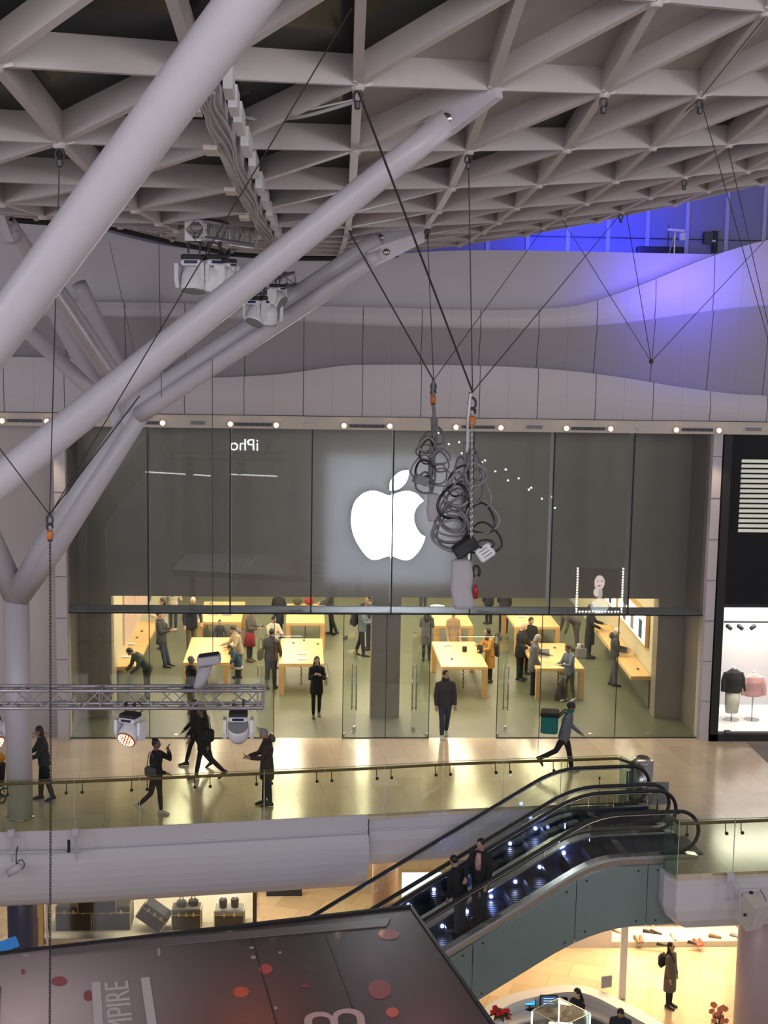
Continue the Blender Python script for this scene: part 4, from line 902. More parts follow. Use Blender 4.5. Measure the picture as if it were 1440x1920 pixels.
tag(MB().ell(wa, .04, .03, .04).build('wire_shackle', 'dark_metal', smooth=True), 'small dark shackle where three thin wires meet on the right', 'shackle')
wb2 = P(1475, 760, 21)
wire(N_(1, 3), wb2, 'thin wire from the upper right roof node down to the right edge', .008)
wire(N_(2, 4), wb2, 'thin wire from the second right roof node down to the right edge', .008)
wire(N_(0, 3), N_(1, 3), 'wire between the two topmost roof nodes at the right edge', .008)
wire(N_(1, 3), N_(5, 3), 'wire slung from the upper right roof node towards the blue edge', .009)
wire(P(297, 418, 24), P(303, 745, 24), 'thin vertical wire left of the end on box truss', .009)
wire(P(398, 672, 18.0), P(399, 1232, 18.0), 'thin vertical line holding the wrapped projector', .007)
wire(P(370, 200, 14), P(372, 405, 18.9), 'vertical wire carrying the end on box truss', .012)
wire(P(412, 300, 16), P(405, 405, 19.5), 'second vertical wire carrying the end on box truss', .009)
wire(P(205, 455, 25), P(262, 705, 25), 'thin slack wire in front of the left fascia', .007)
o = MB().tube(crom([P(385, 214, 13), P(440, 219, 13), P(510, 222, 13), P(570, 218, 12.6), P(668, 190, 12.3)], 8), .016, 8).build('slack_cable', 'cable_light', smooth=True); tag(o, 'slack pale cable slung from the cable tray to the roof node', 'cable')
o = MB().tube(crom([P(385, 210, 13), P(440, 216, 13), P(480, 224, 13), P(540, 214, 12.8), P(668, 186, 12.4)], 8), .009, 8).build('slack_cable', 'white', smooth=True); tag(o, 'thinner white cable twisted along the slack pale cable', 'cable')
for (i, j) in ((1, 0), (1, 2), (1, 3), (2, -2), (2, 1), (3, 4), (5, 1), (5, 4)):
    p = N_(i, j); tt = MB(); tt.tube([p+Vector((.035*math.cos(a), 0, -.06+.05*math.sin(a))) for a in np.linspace(0, 2*math.pi, 12)[:-1]], .012, 6, closed=True); tt.bev(p+Vector((0, 0, -.13)), (.05, .05, .07), .01)
    o = tt.build('shackle', 'dark_metal', roof)
def chain_links(p0, p1, s, name, label, parent=None, m='dark_metal'):
    p0, p1 = Vector(p0), Vector(p1); d = (p1-p0); n = int(d.length/(s*1.55)); d.normalize(); o_ = MB(); u = d.orthogonal().normalized(); v = d.cross(u)
    for k in range(n):
        c = p0+d*(k+.5)*s*1.55; w_ = u if k % 2 else v
        o_.tube([c+d*s*math.sin(a)+w_*(s*.55*math.cos(a)) for a in np.linspace(0, 2*math.pi, 9)[:-1]], s*.2, 5, closed=True)
    o = o_.build(name, m, parent)
    if parent is None: tag(o, label, 'chain')
    else: o['kind'] = 'stuff'
    return o
def hook(t, p, s):
    MB().tube([p+Vector((s*.55*math.sin(a), 0, s*.9*math.cos(a)-s)) for a in np.linspace(0, 2*math.pi, 20)[:-1]], s*.2, 8, closed=True).build('shackle', 'dark_metal', t, smooth=True)
    MB().tube([p+Vector((s*.5*math.sin(a), 0, s*.6*math.cos(a)-s*2.3)) for a in np.linspace(-2.6, 2.2, 18)], [s*.22]*14+[s*.2, s*.17, s*.13, s*.08], 8).build('hook', 'black', t, smooth=True)
    MB().lathe(p+Vector((0, 0, -s*4.6)), [(s*.5, 0), (s*.62, .1*s), (s*.62, 1.5*s), (s*.4, 1.7*s)], 16).build('hook_block', 'orange', t, smooth=True)
    MB().lathe(p+Vector((0, 0, -s*4.95)), [(s*.45, 0), (s*.5, .35*s)], 16).build('collar', 'black', t)
t = empty('hoist_chain', hK, 'black hook with an orange block and a long chain at the left, nearest the column', 'hoist')
hook(t, hK, .05)
o = chain_links(hK+Vector((0, 0, -.25)), P(95, 1480, 12.9), .02, 'chain', '', t)
chain_links(P(95, 1480, 12.9), P(93, 1990, 12.9), .02, 'chain', '', t)
def bundle(t, top, bot, width, n, seed, Y):
    rnd = random.Random(seed)
    L = top.z-bot.z
    for k in range(n):
        f = (k+.5)/n*.72; z = top.z-f*L; ww = width*(.45+.55*min(1, f*1.8))*rnd.uniform(.7, 1.1); hh = L*rnd.uniform(.20, .36); side = rnd.choice((-1, 1)); cx = top.x+(bot.x-top.x)*f+side*ww*.30
        ph = rnd.uniform(-.35, .35)*side; pts = []
        for a in np.linspace(0, 2*math.pi, 22)[:-1]:
            x = ww*.36*math.sin(a)*(1-.35*math.cos(a)); zz = hh*.5*math.cos(a); pts.append(Vector((cx+x*math.cos(ph)-zz*math.sin(ph), top.y+.07*math.sin(a*2+k)+rnd.uniform(-.015, .015)+.03*(k % 3), z+x*math.sin(ph)+zz*math.cos(ph)-hh*.4)))
        MB().tube(pts, .013 if k % 3 else .018, 7, closed=True).build('cable_loop', ['cable', 'grey', 'cable', 'grey', 'dark_metal'][k % 5], t, smooth=True)
    for k in range(5):
        MB().tube(crom([top+Vector((.02*k-.04, 0, .1)), top.lerp(bot, .35)+Vector((.05*math.sin(k*2), .03, 0)), top.lerp(bot, .7)+Vector((.06*math.cos(k*2), .04, 0)), bot], 6), .018, 7).build('cable_strand', 'cable', t, smooth=True)
def bag(t, p0, p1, w_, m='paper'):
    a, b = Vector(p0), Vector(p1); X = Vector((1, 0, 0)); Yv = Vector((0, 1, 0)); rr = []
    for k, (f, s, ox) in enumerate(((0, .55, 0), (.05, .92, 0), (.3, 1, .01), (.6, .96, -.01), (.9, 1.0, .02), (1, .9, .02))): rr.append((a.lerp(b, f)+X*ox, X*(w_/2*s)+Vector((0, .02, 0)), Yv*(w_*.33*s)))
    MB().loft(rr, 18).build('chain_bag', m, t, smooth=True)
# left, further bundle
t = empty('chain_hoist', P(813, 960, 21.5), 'smaller hanging bundle of looped cables with an orange hook block, left one', 'hoist')
hook(t, hL-Vector((0, 0, .03)), .07)
MB().tube(crom([hL, P(811, 745, 21.5), P(814, 775, 21.5), P(813, 800, 21.5)], 5), .028, 8).build('hoist_lead', 'cable', t, smooth=True)
bundle(t, P(814, 795, 21.5), P(808, 930, 21.5), .50, 13, 3, 21.5)
MB().bev(P(789, 900, 21.4), (.22, .16, .14), .01, .3, 0, R(20)).build('hoist_motor', 'grey', t); bag(t, P(813, 925, 21.4), P(812, 977, 21.4), .21)
# right, nearer bundle
t = empty('chain_hoist', P(870, 1140, 16.2), 'larger hanging bundle of looped cables with a long white cloth bag, right one', 'hoist')
hook(t, hR-Vector((0, 0, .06)), .075)
MB().tube(crom([hR+Vector((-.02, 0, 0)), P(879, 770, 16.2), P(877, 820, 16.2), P(876, 850, 16.2)], 5), .022, 8).build('hoist_lead', 'alu', t, smooth=True)
chain_links(P(885, 790, 16.1), P(884, 1010, 16.0), .022, 'chain', '', t, 'chrome')
bundle(t, P(877, 845, 16.2), P(873, 1045, 16.2), .60, 20, 11, 16.2)
MB().bev(P(872, 1025, 16.1), (.30, .2, .16), .02, 0, 0, R(-35)).build('hoist_motor', 'black', t)
q = P(910, 1036, 15.9); pn = MB().bev(q, (.20, .05, .17), .02, 0, 0, R(-35)).build('control_box', 'white', t)
for k in range(3): MB().bev(q+Vector((-.03+.03*k, -.028, .035-.03*k)), (.11, .004, .012), .001, 0, 0, R(-35)).build('label_mark', 'grey', pn)
MB().tube([q+Vector((.1*math.cos(a)-.0, -.01, .05*math.sin(a)+.10)) for a in np.linspace(0, 2*math.pi, 16)[:-1]], .012, 6, closed=True).build('carry_handle', 'black', t)
bag(t, P(865, 1048, 16.1), P(867, 1140, 16.1), .27)
q = P(893, 1072, 16.1); MB().tube([q+Vector((.04*math.sin(a), 0, .07*math.cos(a))) for a in np.linspace(-2.6, 2.4, 16)], .016, 8).build('spare_hook', 'black', t, smooth=True)
q = P(892, 1103, 16.1); MB().lathe(q, [(.03, -.12), (.035, -.02), (.02, .04)], 12).build('spare_bottle', mat('red_cap', (.35, .02, .02), .4, noise=.3), t, smooth=True)

# ================================================================== PRINTED CANOPY IN THE FOREGROUND
CZ = 1.5
tl, tr_, br, bl_ = G(-60, 1796, CZ), G(770, 1700, CZ), G(1000, 2030, CZ), G(-160, 2060, CZ)
t = empty('printed_canopy', Vector((tl.x, tl.y, LZ)), 'big dark printed canopy with red glowing spots and white lettering in the foreground', 'canopy')
cmat = mat('canopy_print', (.05, .04, .04), .25, coat=.25); nt = cmat.node_tree; b_ = nt.nodes['Principled BSDF']
tc = nt.nodes.new('ShaderNodeTexCoord')
def blob(center, rad, col, prev):
    mp = nt.nodes.new('ShaderNodeMapping'); mp.vector_type = 'TEXTURE'; mp.inputs['Location'].default_value = (center[0], center[1], CZ-LZ); mp.inputs['Scale'].default_value = (rad[0], rad[1], 9)
    gr = nt.nodes.new('ShaderNodeTexGradient'); gr.gradient_type = 'QUADRATIC_SPHERE'; nt.links.new(tc.outputs['Object'], mp.inputs[0]); nt.links.new(mp.outputs[0], gr.inputs[0])
    mx = nt.nodes.new('ShaderNodeMix'); mx.data_type = 'RGBA'; nt.links.new(gr.outputs['Fac'], mx.inputs[0])
    if prev is None: mx.inputs[6].default_value = (.035, .026, .026, 1)
    else: nt.links.new(prev.outputs[2], mx.inputs[6])
    mx.inputs[7].default_value = (*col, 1); return mx
base = Vector((tl.x, tl.y, LZ))
def rel(px, py): g = G(px, py, CZ)-base; return (g.x, g.y, 0)
m1 = blob(rel(40, 1915), (3.8, 4.8), (.95, .76, .76), None); m2 = blob(rel(470, 1925), (1.7, 3.0), (.40, .12, .08), m1); m3 = blob(rel(800, 1930), (1.6, 3.2), (.24, .10, .10), m2); m4 = blob(rel(700, 1800), (1.3, 3.0), (.12, .08, .09), m3)
nt.links.new(m4.outputs[2], b_.inputs['Base Color'])
MB().prism([p-Vector((0, 0, .18)) for p in (bl_, br, tr_, tl)], (0, 0, .18)).build('printed_top', cmat, t)
MB().bar(tl+Vector((0, 0, -.02)), tr_+Vector((0, 0, -.02)), .06, .05).build('edge_profile', 'black', t)
MB().bar(tr_+Vector((0, 0, -.02)), br+Vector((0, 0, -.02)), .05, .04).build('edge_profile', 'dark_metal', t)
MB().prism([G(95, 1793, CZ+.004), G(470, 1759, CZ+.004), G(725, 1737, CZ+.004), G(733, 1722, CZ+.004), G(470, 1746, CZ+.004), G(95, 1781, CZ+.004)], (0, 0, .012)).build('edge_strip', mat('edge_strip', (.17, .145, .14), .3, noise=.15), t)  # reflection along the border is put into the strip's lighter colour
for a, b in (((471, 1753), (520, 1925)), ((605, 1735), (675, 1925)), ((0, 1850), (-5, 2000))):
    MB().bar(G(*a, CZ+.003), G(*b, CZ+.003), .015, .004).build('seam', 'dark_metal', t)
for a, b in ((G(20, 1830, CZ), 0), (G(700, 1730, CZ), 0), (G(880, 1960, CZ), 0), (G(-60, 1960, CZ), 0)): MB().bar(Vector((a.x, a.y-.1, LZ)), Vector((a.x, a.y-.1, CZ-.18)), .2, .2, up=(0, 1, 0)).build('post', 'dark_metal', t)
for k, (px, py, rx, ry, c) in enumerate([(498, 1817, 13, 9, 1), (452, 1860, 15, 10, 2), (111, 1840, 15, 9, 0), (166, 1867, 9, 10, 0), (712, 1855, 22, 18, 0), (729, 1752, 20, 10, 0), (475, 1795, 5, 3, 3), (298, 1785, 3, 8, 3), (48, 1791, 7, 2, 3), (43, 1822, 4, 5, 0), (472, 1777, 5, 2, 3), (736, 1898, 12, 9, 2), (572, 1849, 9, 2, 0), (517, 1890, 3, 3, 3), (525, 1786, 3, 2, 3)]):
    c0 = G(px, py, CZ+.003); ax = G(px+rx, py, CZ+.003)-c0; ay = G(px, py-ry, CZ+.003)-c0
    mm = [mat('spot_print_%d' % k, (.38, .06, .06), .25, coat=.5, noise=.1), mat('spot_print_%d' % k, (.70, .07, .07), .25, coat=.5, noise=.1), mat('spot_print_%d' % k, (.85, .13, .06), .25, coat=.5, noise=.1), mat('spot_print_%d' % k, (.55, .42, .36), .25, noise=.1)][c]
    MB().prism([c0+ax*math.cos(a)+ay*math.sin(a) for a in np.linspace(0, 2*math.pi, 21)[:-1]], (0, 0, .003)).build('printed_spot', mm, t)
def flat_text(body, size, px, py, m, name, lift=.006, sx=1.0, off=0):
    vs, fs = text_mesh(body, 1.0, .002, off); o = G(px, py, CZ+lift); u = (G(px-3, py-30, CZ+lift)-o).normalized(); v = Vector((-u.y, u.x, 0))
    return MB().add([o+u*(p.x*size*sx)+v*(p.y*size)+Vector((0, 0, p.z)) for p in vs], fs).build(name, m, t)
lt = mat('grey_print', (.72, .66, .66), .3, noise=.05)
flat_text('EMPIRE', .46, 226, 1896, lt, 'lettering', sx=1.18)
for a, b, w_ in (((180, 1842), (190, 2010), .12), ((272, 1833), (298, 2010), .12)): MB().bar(G(*a, CZ+.004), G(*b, CZ+.004), w_, .004).build('printed_bar', lt, t)
flat_text('B', 1.15, 634, 1913, mat('pink_print', (.75, .45, .42), .3, noise=.05), 'lettering', off=.0)

# ================================================================== STOREY BELOW
t = empty('round_column', G(42, 1790, LZ), 'dark blue round column below the gallery at the far left', 'column'); q = Vector((P(43, 1730, 30.5).x, 30.5, LZ)); t.location = q
MB().tube([q, q+Vector((0, 0, -LZ-1.25))], .34, 32).build('shaft', mat('blue_column', (.05, .055, .10), .35, noise=.1), t, smooth=True); MB().tube([q, q+Vector((0, 0, .15))], .36, 32).build('base', 'dark_metal', t)
q = Vector((P(722, 1670, 33.0).x, 33.0, LZ)); t = empty('round_column', q, 'warm lit round column behind the escalators on the storey below', 'column')
MB().tube([q, q+Vector((0, 0, -LZ-1.25))], .33, 32).build('shaft', mat('bronze_column', (.50, .36, .27), .3, .3, noise=.1), t, smooth=True); zz = P(722, 1700, 33).z; MB().tube([Vector((q.x, q.y, zz-.25)), Vector((q.x, q.y, zz))], .34, 32).build('band', 'black', t, smooth=True)
q = Vector((P(1418, 1800, 28.2).x, 28.2, LZ)); t = empty('round_column', q, 'pink grey round column at the bottom right corner', 'column')
MB().tube([q, q+Vector((0, 0, -LZ-1.25))], .42, 36).build('shaft', mat('pink_column', (.42, .34, .38), .35, noise=.05), t, smooth=True); MB().tube([q, q+Vector((0, 0, .12))], .44, 36).build('base', 'chrome', t)
# trunk window
TW = G(280, 1746, LZ+.1).y
wx0, wx1 = P(80, 1700, TW-.4).x, P(474, 1700, TW-.4).x
t = empty('window_4', (wx0, TW-.4, LZ)); t['kind'] = 'structure'
MB().box(((wx0+wx1)/2, TW-.4, LZ+2.2), (wx1-wx0, .012, 4.2)).build('pane', 'store_glass', t)
for x, w_, m_ in ((wx0-.05, .14, 'wood'), (wx0+.12, .05, 'chrome'), (wx1+.05, .10, 'c_brown')): MB().box((x, TW-.4, LZ+2.2), (w_, .2, 4.4)).build('frame', m_, t)
struct(MB().box(((wx0+wx1)/2, TW+1.2, LZ+.05), (wx1-wx0, 3.2, .1)), 'floor_5', 'c_white')
struct(MB().box(((wx0+wx1)/2, TW+2.8, LZ+2.2), (wx1-wx0, .1, 4.4)), 'wall_window_back', mat('window_back', (.70, .64, .50), .6, noise=.1))
lb = MB().box(((P(425, 1690, TW+2.6).x), TW+2.7, LZ+1.6), (1.6, .06, 3.0)).build('backlit_panel', mat('backlit', (1, 1, 1), .5, emit=(1, .98, .9), es=1.3)); tag(lb, 'bright white backlit panel behind the small trunks in the lower window', 'light')
area('window_light', ((wx0+wx1)/2, TW+.6, LZ+4.0), ((wx0+wx1)/2, TW+.8, LZ), wx1-wx0-.3, 1.5, 200, (1, .88, .62))
brass = mat('brass', (.62, .48, .20), .3, .8, noise=.1)
def trunk(px0, px1, py_bot, py_top, depth, label, z=LZ+.1, rot=0, tlt=0, mb_='trunk', top='trunk', n=4):
    a = G((px0+px1)/2, py_bot, z); w_ = P(px1, py_bot, a.y).x-P(px0, py_bot, a.y).x; h = P(px0, py_top, a.y).z-z; c = a+Vector((0, depth/2, 0))
    t = empty('steamer_trunk', c, label, 'trunk', None, None); p0 = c.copy(); c = Vector((0, 0, 0))
    t.rotation_euler = (0, tlt, rot)
    def L(mb, name, m, par=t): return mb.build(name, m, par, rel=False)
    L(MB().bev((0, 0, h*.36), (w_, depth, h*.72), .012), 'body', mb_); lid = L(MB().bev((0, 0, h*.87), (w_, depth, h*.25), .02), 'lid', top)
    for k in range(n+1):
        x = -w_/2+w_*(k+.0)/n; L(MB().box((min(max(x, -w_/2+.012), w_/2-.012), 0, h*.5), (.02, depth+.012, h*1.0)), 'brass_strip', brass) if k in (0, n) else L(MB().bev((x, -depth/2-.012, h*.76), (.055, .02, .10), .006), 'latch', brass)
    L(MB().box((0, -depth/2-.008, h*.735), (w_, .008, .022)), 'brass_rim', brass)
    return t, h, w_
trunk(104, 172, 1745, 1700, .75, 'large dark trunk with brass latches, left one of the joined pair in the lower window')
trunk(174, 245, 1744, 1700, .75, 'large dark trunk with brass latches, right one of the joined pair in the lower window')
trunk(145, 218, 1712, 1680, .45, 'smaller black trunk on top of the joined pair of large trunks', z=LZ+.1+.68, mb_='trunk', top='trunk')
tt_, _, _ = trunk(250, 306, 1735, 1702, .5, 'black trunk tilted on one corner, leaning right, in the lower window', z=LZ+.30, rot=R(-8), tlt=R(34), mb_='trunk', top='trunk')
trunk(321, 377, 1744, 1706, .5, 'black square trunk with shoes on top, between the tilted trunk and the bright panel', mb_='trunk', top='dark_metal', n=4)
trunk(401, 458, 1738, 1708, .5, 'black trunk with a pale lid under two small canisters, nearest the bright panel', mb_='trunk', top='grey', n=3)
for k, (px, py) in enumerate([(340, 1704), (362, 1702)]):
    p = G(px, py, LZ+.1+.66); t = empty('display_bag', p, 'glossy black bag on the square trunk, '+('left' if k == 0 else 'right')+' of the two', 'bag'); MB().bev(p+Vector((0, .1, .10)), (.26, .18, .2), .04).build('body', 'black', t); MB().tube(crom([p+Vector((-.07, .1, .2)), p+Vector((0, .1, .30)), p+Vector((.07, .1, .2))], 5), .012).build('handle', 'dark_metal', t)
for k, (px, py) in enumerate([(418, 1704), (440, 1703)]):
    p = G(px, py, LZ+.1+.52); t = empty('canister', p, 'small dark canister on the pale lidded trunk, '+('left' if k == 0 else 'right')+' of the two', 'canister'); MB().lathe(p+Vector((0, .1, 0)), [(.1, 0), (.11, .2), (.09, .24)], 18).build('body', 'dark_metal', t, smooth=True); MB().lathe(p+Vector((0, .1, .24)), [(.07, 0), (.05, .05)], 14).build('lid', 'chrome', t)
# wall, floor mat and dark sign between trunk window and column
struct(MB().box((P(555, 1680, 40).x+.6, 39.4, LZ+2.2), (8.0, .1, 4.4)), 'wall_lower_back', tilemat('stone_wall', (.60, .48, .30), (.48, .37, .23), (.35, .27, .17), .9, .45, .4))
q = P(533, 1672, 37.5); tag(MB().bev(q, (1.0, .06, .66), .01).build('hanging_sign', 'c_navy'), 'dark blue hanging panel under the slab, right of the trunk window', 'sign')
q = P(790, 1675, 37); tag(MB().box(q, (1.1, .06, 1.2)).build('lit_shop_window', mat('cool_window', (.8, .9, 1), .4, emit=(.75, .9, 1), es=1.2)), 'cold white glowing shop window behind the escalators', 'window')
area('lower_hall_light', (1.5, 33.5, -1.45), (1.5, 34, -5), 9, 3, 230, (1, .80, .52))
q = P(12, 1772, 24); tag(MB().bev(q, (.42, .05, .2), .01, 0, 0, R(-20)).build('screen', mat('blue_screen', (.02, .1, .3), .2, emit=(.05, .35, .95), es=.2)), 'blue lit screen cut by the left edge above the canopy', 'screen')
# shoe shop on the right
SY = G(1230, 1776, LZ).y
sx0, sx1 = P(1146, 1760, SY).x, P(1400, 1760, SY).x
struct(MB().box((P(1075, 1760, SY).x-.0, SY+.1, LZ+2), (P(1147, 1760, SY).x-P(1003, 1760, SY).x, .2, 4.2)), 'wall_lower_right', 'wall_beige')
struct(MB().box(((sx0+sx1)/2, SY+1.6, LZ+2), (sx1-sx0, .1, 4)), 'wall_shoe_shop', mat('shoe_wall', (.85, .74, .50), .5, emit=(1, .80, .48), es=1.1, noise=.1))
t = empty('display_shelf', ((sx0+sx1)/2, SY+.6, LZ), 'bright cream display shelf full of shoes on the storey below', 'shelf')
MB().bev(((sx0+sx1)/2, SY+.6, LZ+.08), (sx1-sx0, 1.2, .16), .01).build('lower_shelf', 'c_white', t); MB().bev(((sx0+sx1)/2, SY+1.2, LZ+.40), (sx1-sx0, .7, .06), .01).build('upper_shelf', 'c_white', t)
for px in (1240, 1300, 1168): x = P(px, 1760, SY).x; MB().box((x, SY+.9, LZ+1.5), (.06, .06, 3)).build('upright', 'wood', t)
area('shoe_light', ((sx0+sx1)/2, SY+.3, LZ+3.6), ((sx0+sx1)/2, SY+.5, LZ), sx1-sx0, 1.0, 330, (1, .80, .50))
area('shoe_spill', (P(1230, 1800, 33).x, 32.5, LZ+4.1), (P(1230, 1800, 33).x-.8, 29.5, LZ), 5.0, 2.2, 350, (1, .76, .42))
def shoe(p, rz, m, s=1.0, par=None, lab=None, grp=None):
    c, s_ = math.cos(rz), math.sin(rz); f = Vector((s_, -c, 0)); r = Vector((c, s_, 0)); U = Vector((0, 0, 1)); L = .27*s; rr = []
    for u, w_, h in ((-.5, .028, .03), (-.46, .034, .075), (-.3, .036, .085), (-.1, .036, .07), (.15, .042, .05), (.35, .044, .042), (.47, .034, .034), (.5, .02, .02)): rr.append((Vector(p)+f*(u*L)+U*(h*s/2+.005), r*w_*s*1.0, U*h*s/2))
    o = MB().loft(rr, 12).build('shoe', m, par, smooth=True, rel=par is not None)
    if lab: tag(o, lab, 'shoe', grp)
    return o
red = mat('red_leather', (.45, .04, .02), .35, noise=.1); tan = mat('tan_leather', (.20, .11, .05), .35, noise=.1)
for px, py, z, m_, rz, lab in [(1154, 1748, .43, tan, .9, 'brown shoe at the left end of the upper shelf'), (1194, 1764, .16, tan, .2, 'dark brown shoe, left one of the pair at the left of the lower shelf'), (1202, 1764, .16, tan, -.1, 'dark brown shoe, right one of the pair at the left of the lower shelf'), (1217, 1750, .43, 'c_brown', 1.3, 'brown shoe lying sideways on the upper shelf'), (1229, 1751, .43, 'c_brown', 1.1, 'second brown shoe lying sideways on the upper shelf'),
                       (1243, 1774, .16, 'shoe', 1.4, 'black shoe on the lower shelf beside the head of the woman below'), (1262, 1760, .43, 'grey', .1, 'grey shoe standing upright above the head of the woman below'), (1301, 1771, .16, 'shoe', 1.2, 'dark shoe left of the red pair'), (1306, 1770, .16, red, .25, 'bright red shoe, left of the red pair'), (1313, 1770, .16, red, -.1, 'bright red shoe, right of the red pair'), (1340, 1758, .16, tan, 1.3, 'tan shoe right of the red pair'), (1380, 1757, .16, 'grey', 1.0, 'grey shoe at the right end by the column')]:
    shoe(G(px, py, LZ+z), rz, m_, 1.25, None, lab, 'shoes on the lower shop display')
# white sign post
q = G(1166, 1872, LZ); t = empty('sign_post', q, 'slim white post with vertical glowing letters beside the information desk', 'sign'); MB().bev(q+Vector((0, 0, 1.95)), (.16, .10, 3.9), .01).build('post', 'white', t)
vs_, fs_ = text_mesh('Co', .22, .01); o = q+Vector((0, -.06, 3.05)); MB().add([o+Vector((p.y*-1, -p.z, p.x)) for p in vs_], fs_).build('lettering', mat('sign_glow', (1, 1, 1), .5, emit=(1, .95, .85), es=2.5), t)
# information desk
def ribbon(path, wd, z0_, z1_, n=5):
    pts = [Vector(p) for p in crom([tuple(p) for p in path], n)]; L_, R_ = [], []
    for i, p in enumerate(pts): d = (pts[min(i+1, len(pts)-1)]-pts[max(i-1, 0)]); d.z = 0; d.normalize(); nn = Vector((-d.y, d.x, 0)); L_.append(p+nn*wd/2); R_.append(p-nn*wd/2)
    pl_ = L_+R_[::-1]; return MB().prism([Vector((p.x, p.y, z0_)) for p in pl_], (0, 0, z1_-z0_))
DZ = LZ+1.08
path = [G(x, y, DZ) for x, y in ((895, 1960), (912, 1905), (950, 1876), (1010, 1860), (1070, 1853), (1118, 1862), (1180, 1893), (1250, 1932), (1330, 1975))]
t = empty('information_desk', path[4]-Vector((0, 0, 1.08)), 'curved white information desk in the lower right corner', 'desk')
ribbon(path, .34, DZ-.10, DZ).build('counter_top', 'white', t)
ribbon(path, .18, LZ, DZ-.10).build('front_panel', 'white', t)
inner = [p+Vector((0, -.34, -.30)) for p in path[1:-1]]; ribbon(inner, .40, DZ-.36, DZ-.30).build('work_top', 'white', t)
inner = [p+Vector((0, -.32, -.30)) for p in path[1:-1]]; cabinet = ribbon(inner, .28, LZ, DZ-.37).build('storage_cabinet', 'grey', t)
for k in range(4): p = Vector(inner[2+k]); MB().bev((p.x, p.y-.155, DZ-.55), (.12, .02, .03), .004).build('drawer_pull', 'black', t)
def monitor(px, py, w_, h_, z, col, lab):
    p = G(px, py, z); t = empty('monitor', p, lab, 'monitor'); MB().bev(p+Vector((0, 0, h_/2+.08)), (w_, .04, h_), .008).build('casing', 'black', t); MB().box(p+Vector((0, -.022, h_/2+.08)), (w_-.05, .004, h_-.05)).build('screen', mat('scr%d' % px, (.02, .05, .1), .2, emit=col, es=.8), t)
    for k in range(3): MB().box(p+Vector((0, -.026, h_*.35+.08+k*.06)), (w_*.6, .002, .012)).build('screen_line', mat('scl%d%d' % (px, k), (.8, .9, 1), .3, emit=(.7, .85, 1), es=.8), t)
    MB().tube([p, p+Vector((0, .02, .12))], .02).build('stand', 'black', t); MB().lathe(p, [(.1, 0), (.1, .015)], 16).build('foot', 'black', t)
monitor(1028, 1895, .40, .30, DZ-.30, (.03, .08, .20), 'dark monitor with bright lines on the information desk, larger one'); monitor(993, 1892, .28, .16, DZ-.30, (.0, .45, .9), 'small bright blue screen on the information desk, left of the larger monitor')
p = G(1063, 1880, DZ-.30); tag(MB().bev(p+Vector((-.1, 0, .07)), (.22, .16, .13), .02).build('card_terminal', 'dark_metal'), 'dark card terminal between the monitor and the seated woman', 'terminal')
p = G(1137, 1850, DZ); tag(MB().bev(p+Vector((0, 0, .12)), (.26, .05, .28), .01, .3).build('leaflet_holder', 'paper'), 'white leaflet holder standing at the bend of the information desk', 'holder')
p = G(1010, 1890, DZ-.3); tag(MB().bev(p, (.2, .14, .01), .002, .4).build('paper_sheet', 'c_beige'), 'small sheet of paper lying left of the glass cube on the desk', 'paper')
# glowing glass cube
cbp = G(1050, 1958, LZ+1.0); t = empty('glass_display_cube', cbp, 'glowing glass display cube with lit edges in front of the information desk', 'display'); sz, hh = .86, .72; rz = R(38); rot = Matrix.Rotation(rz, 3, 'Z')
cs = [cbp+rot @ Vector((a*sz/2, b*sz/2, 0)) for a, b in ((-1, -1), (1, -1), (1, 1), (-1, 1))]
glow = mat('cube_edge_glow', (1, 1, 1), .4, emit=(.72, 1, .86), es=3.2)
for k in range(4):
    MB().prism([cs[k], cs[(k+1) % 4], cs[(k+1) % 4]+Vector((0, 0, hh)), cs[k]+Vector((0, 0, hh))], ((cs[k]+cs[(k+1) % 4])/2-cbp).normalized()*-.01).build('glass_side', 'door_glass', t)
    MB().bar(cs[k]+Vector((0, 0, hh)), cs[(k+1) % 4]+Vector((0, 0, hh)), .014, .014).build('edge', 'chrome', t); MB().tube([cs[k]+Vector((0, 0, .03)), cs[k]+Vector((0, 0, hh-.02))], .016).build('light_tube', glow, t)
MB().prism([c_+Vector((0, 0, hh)) for c_ in cs], (0, 0, .01)).build('glass_top', 'door_glass', t); MB().prism([c_-Vector((0, 0, 1.0)) for c_ in cs], (0, 0, .98)).build('pedestal', 'white', t)
MB().bev(cbp+Vector((0, 0, .18)), (.34, .3, .34), .02, rz).build('inner_block', 'teal_panel', t); MB().bev(cbp+Vector((0, 0, .38)), (.5, .04, .22), .01, rz-R(45)).build('lit_card', glow, t)
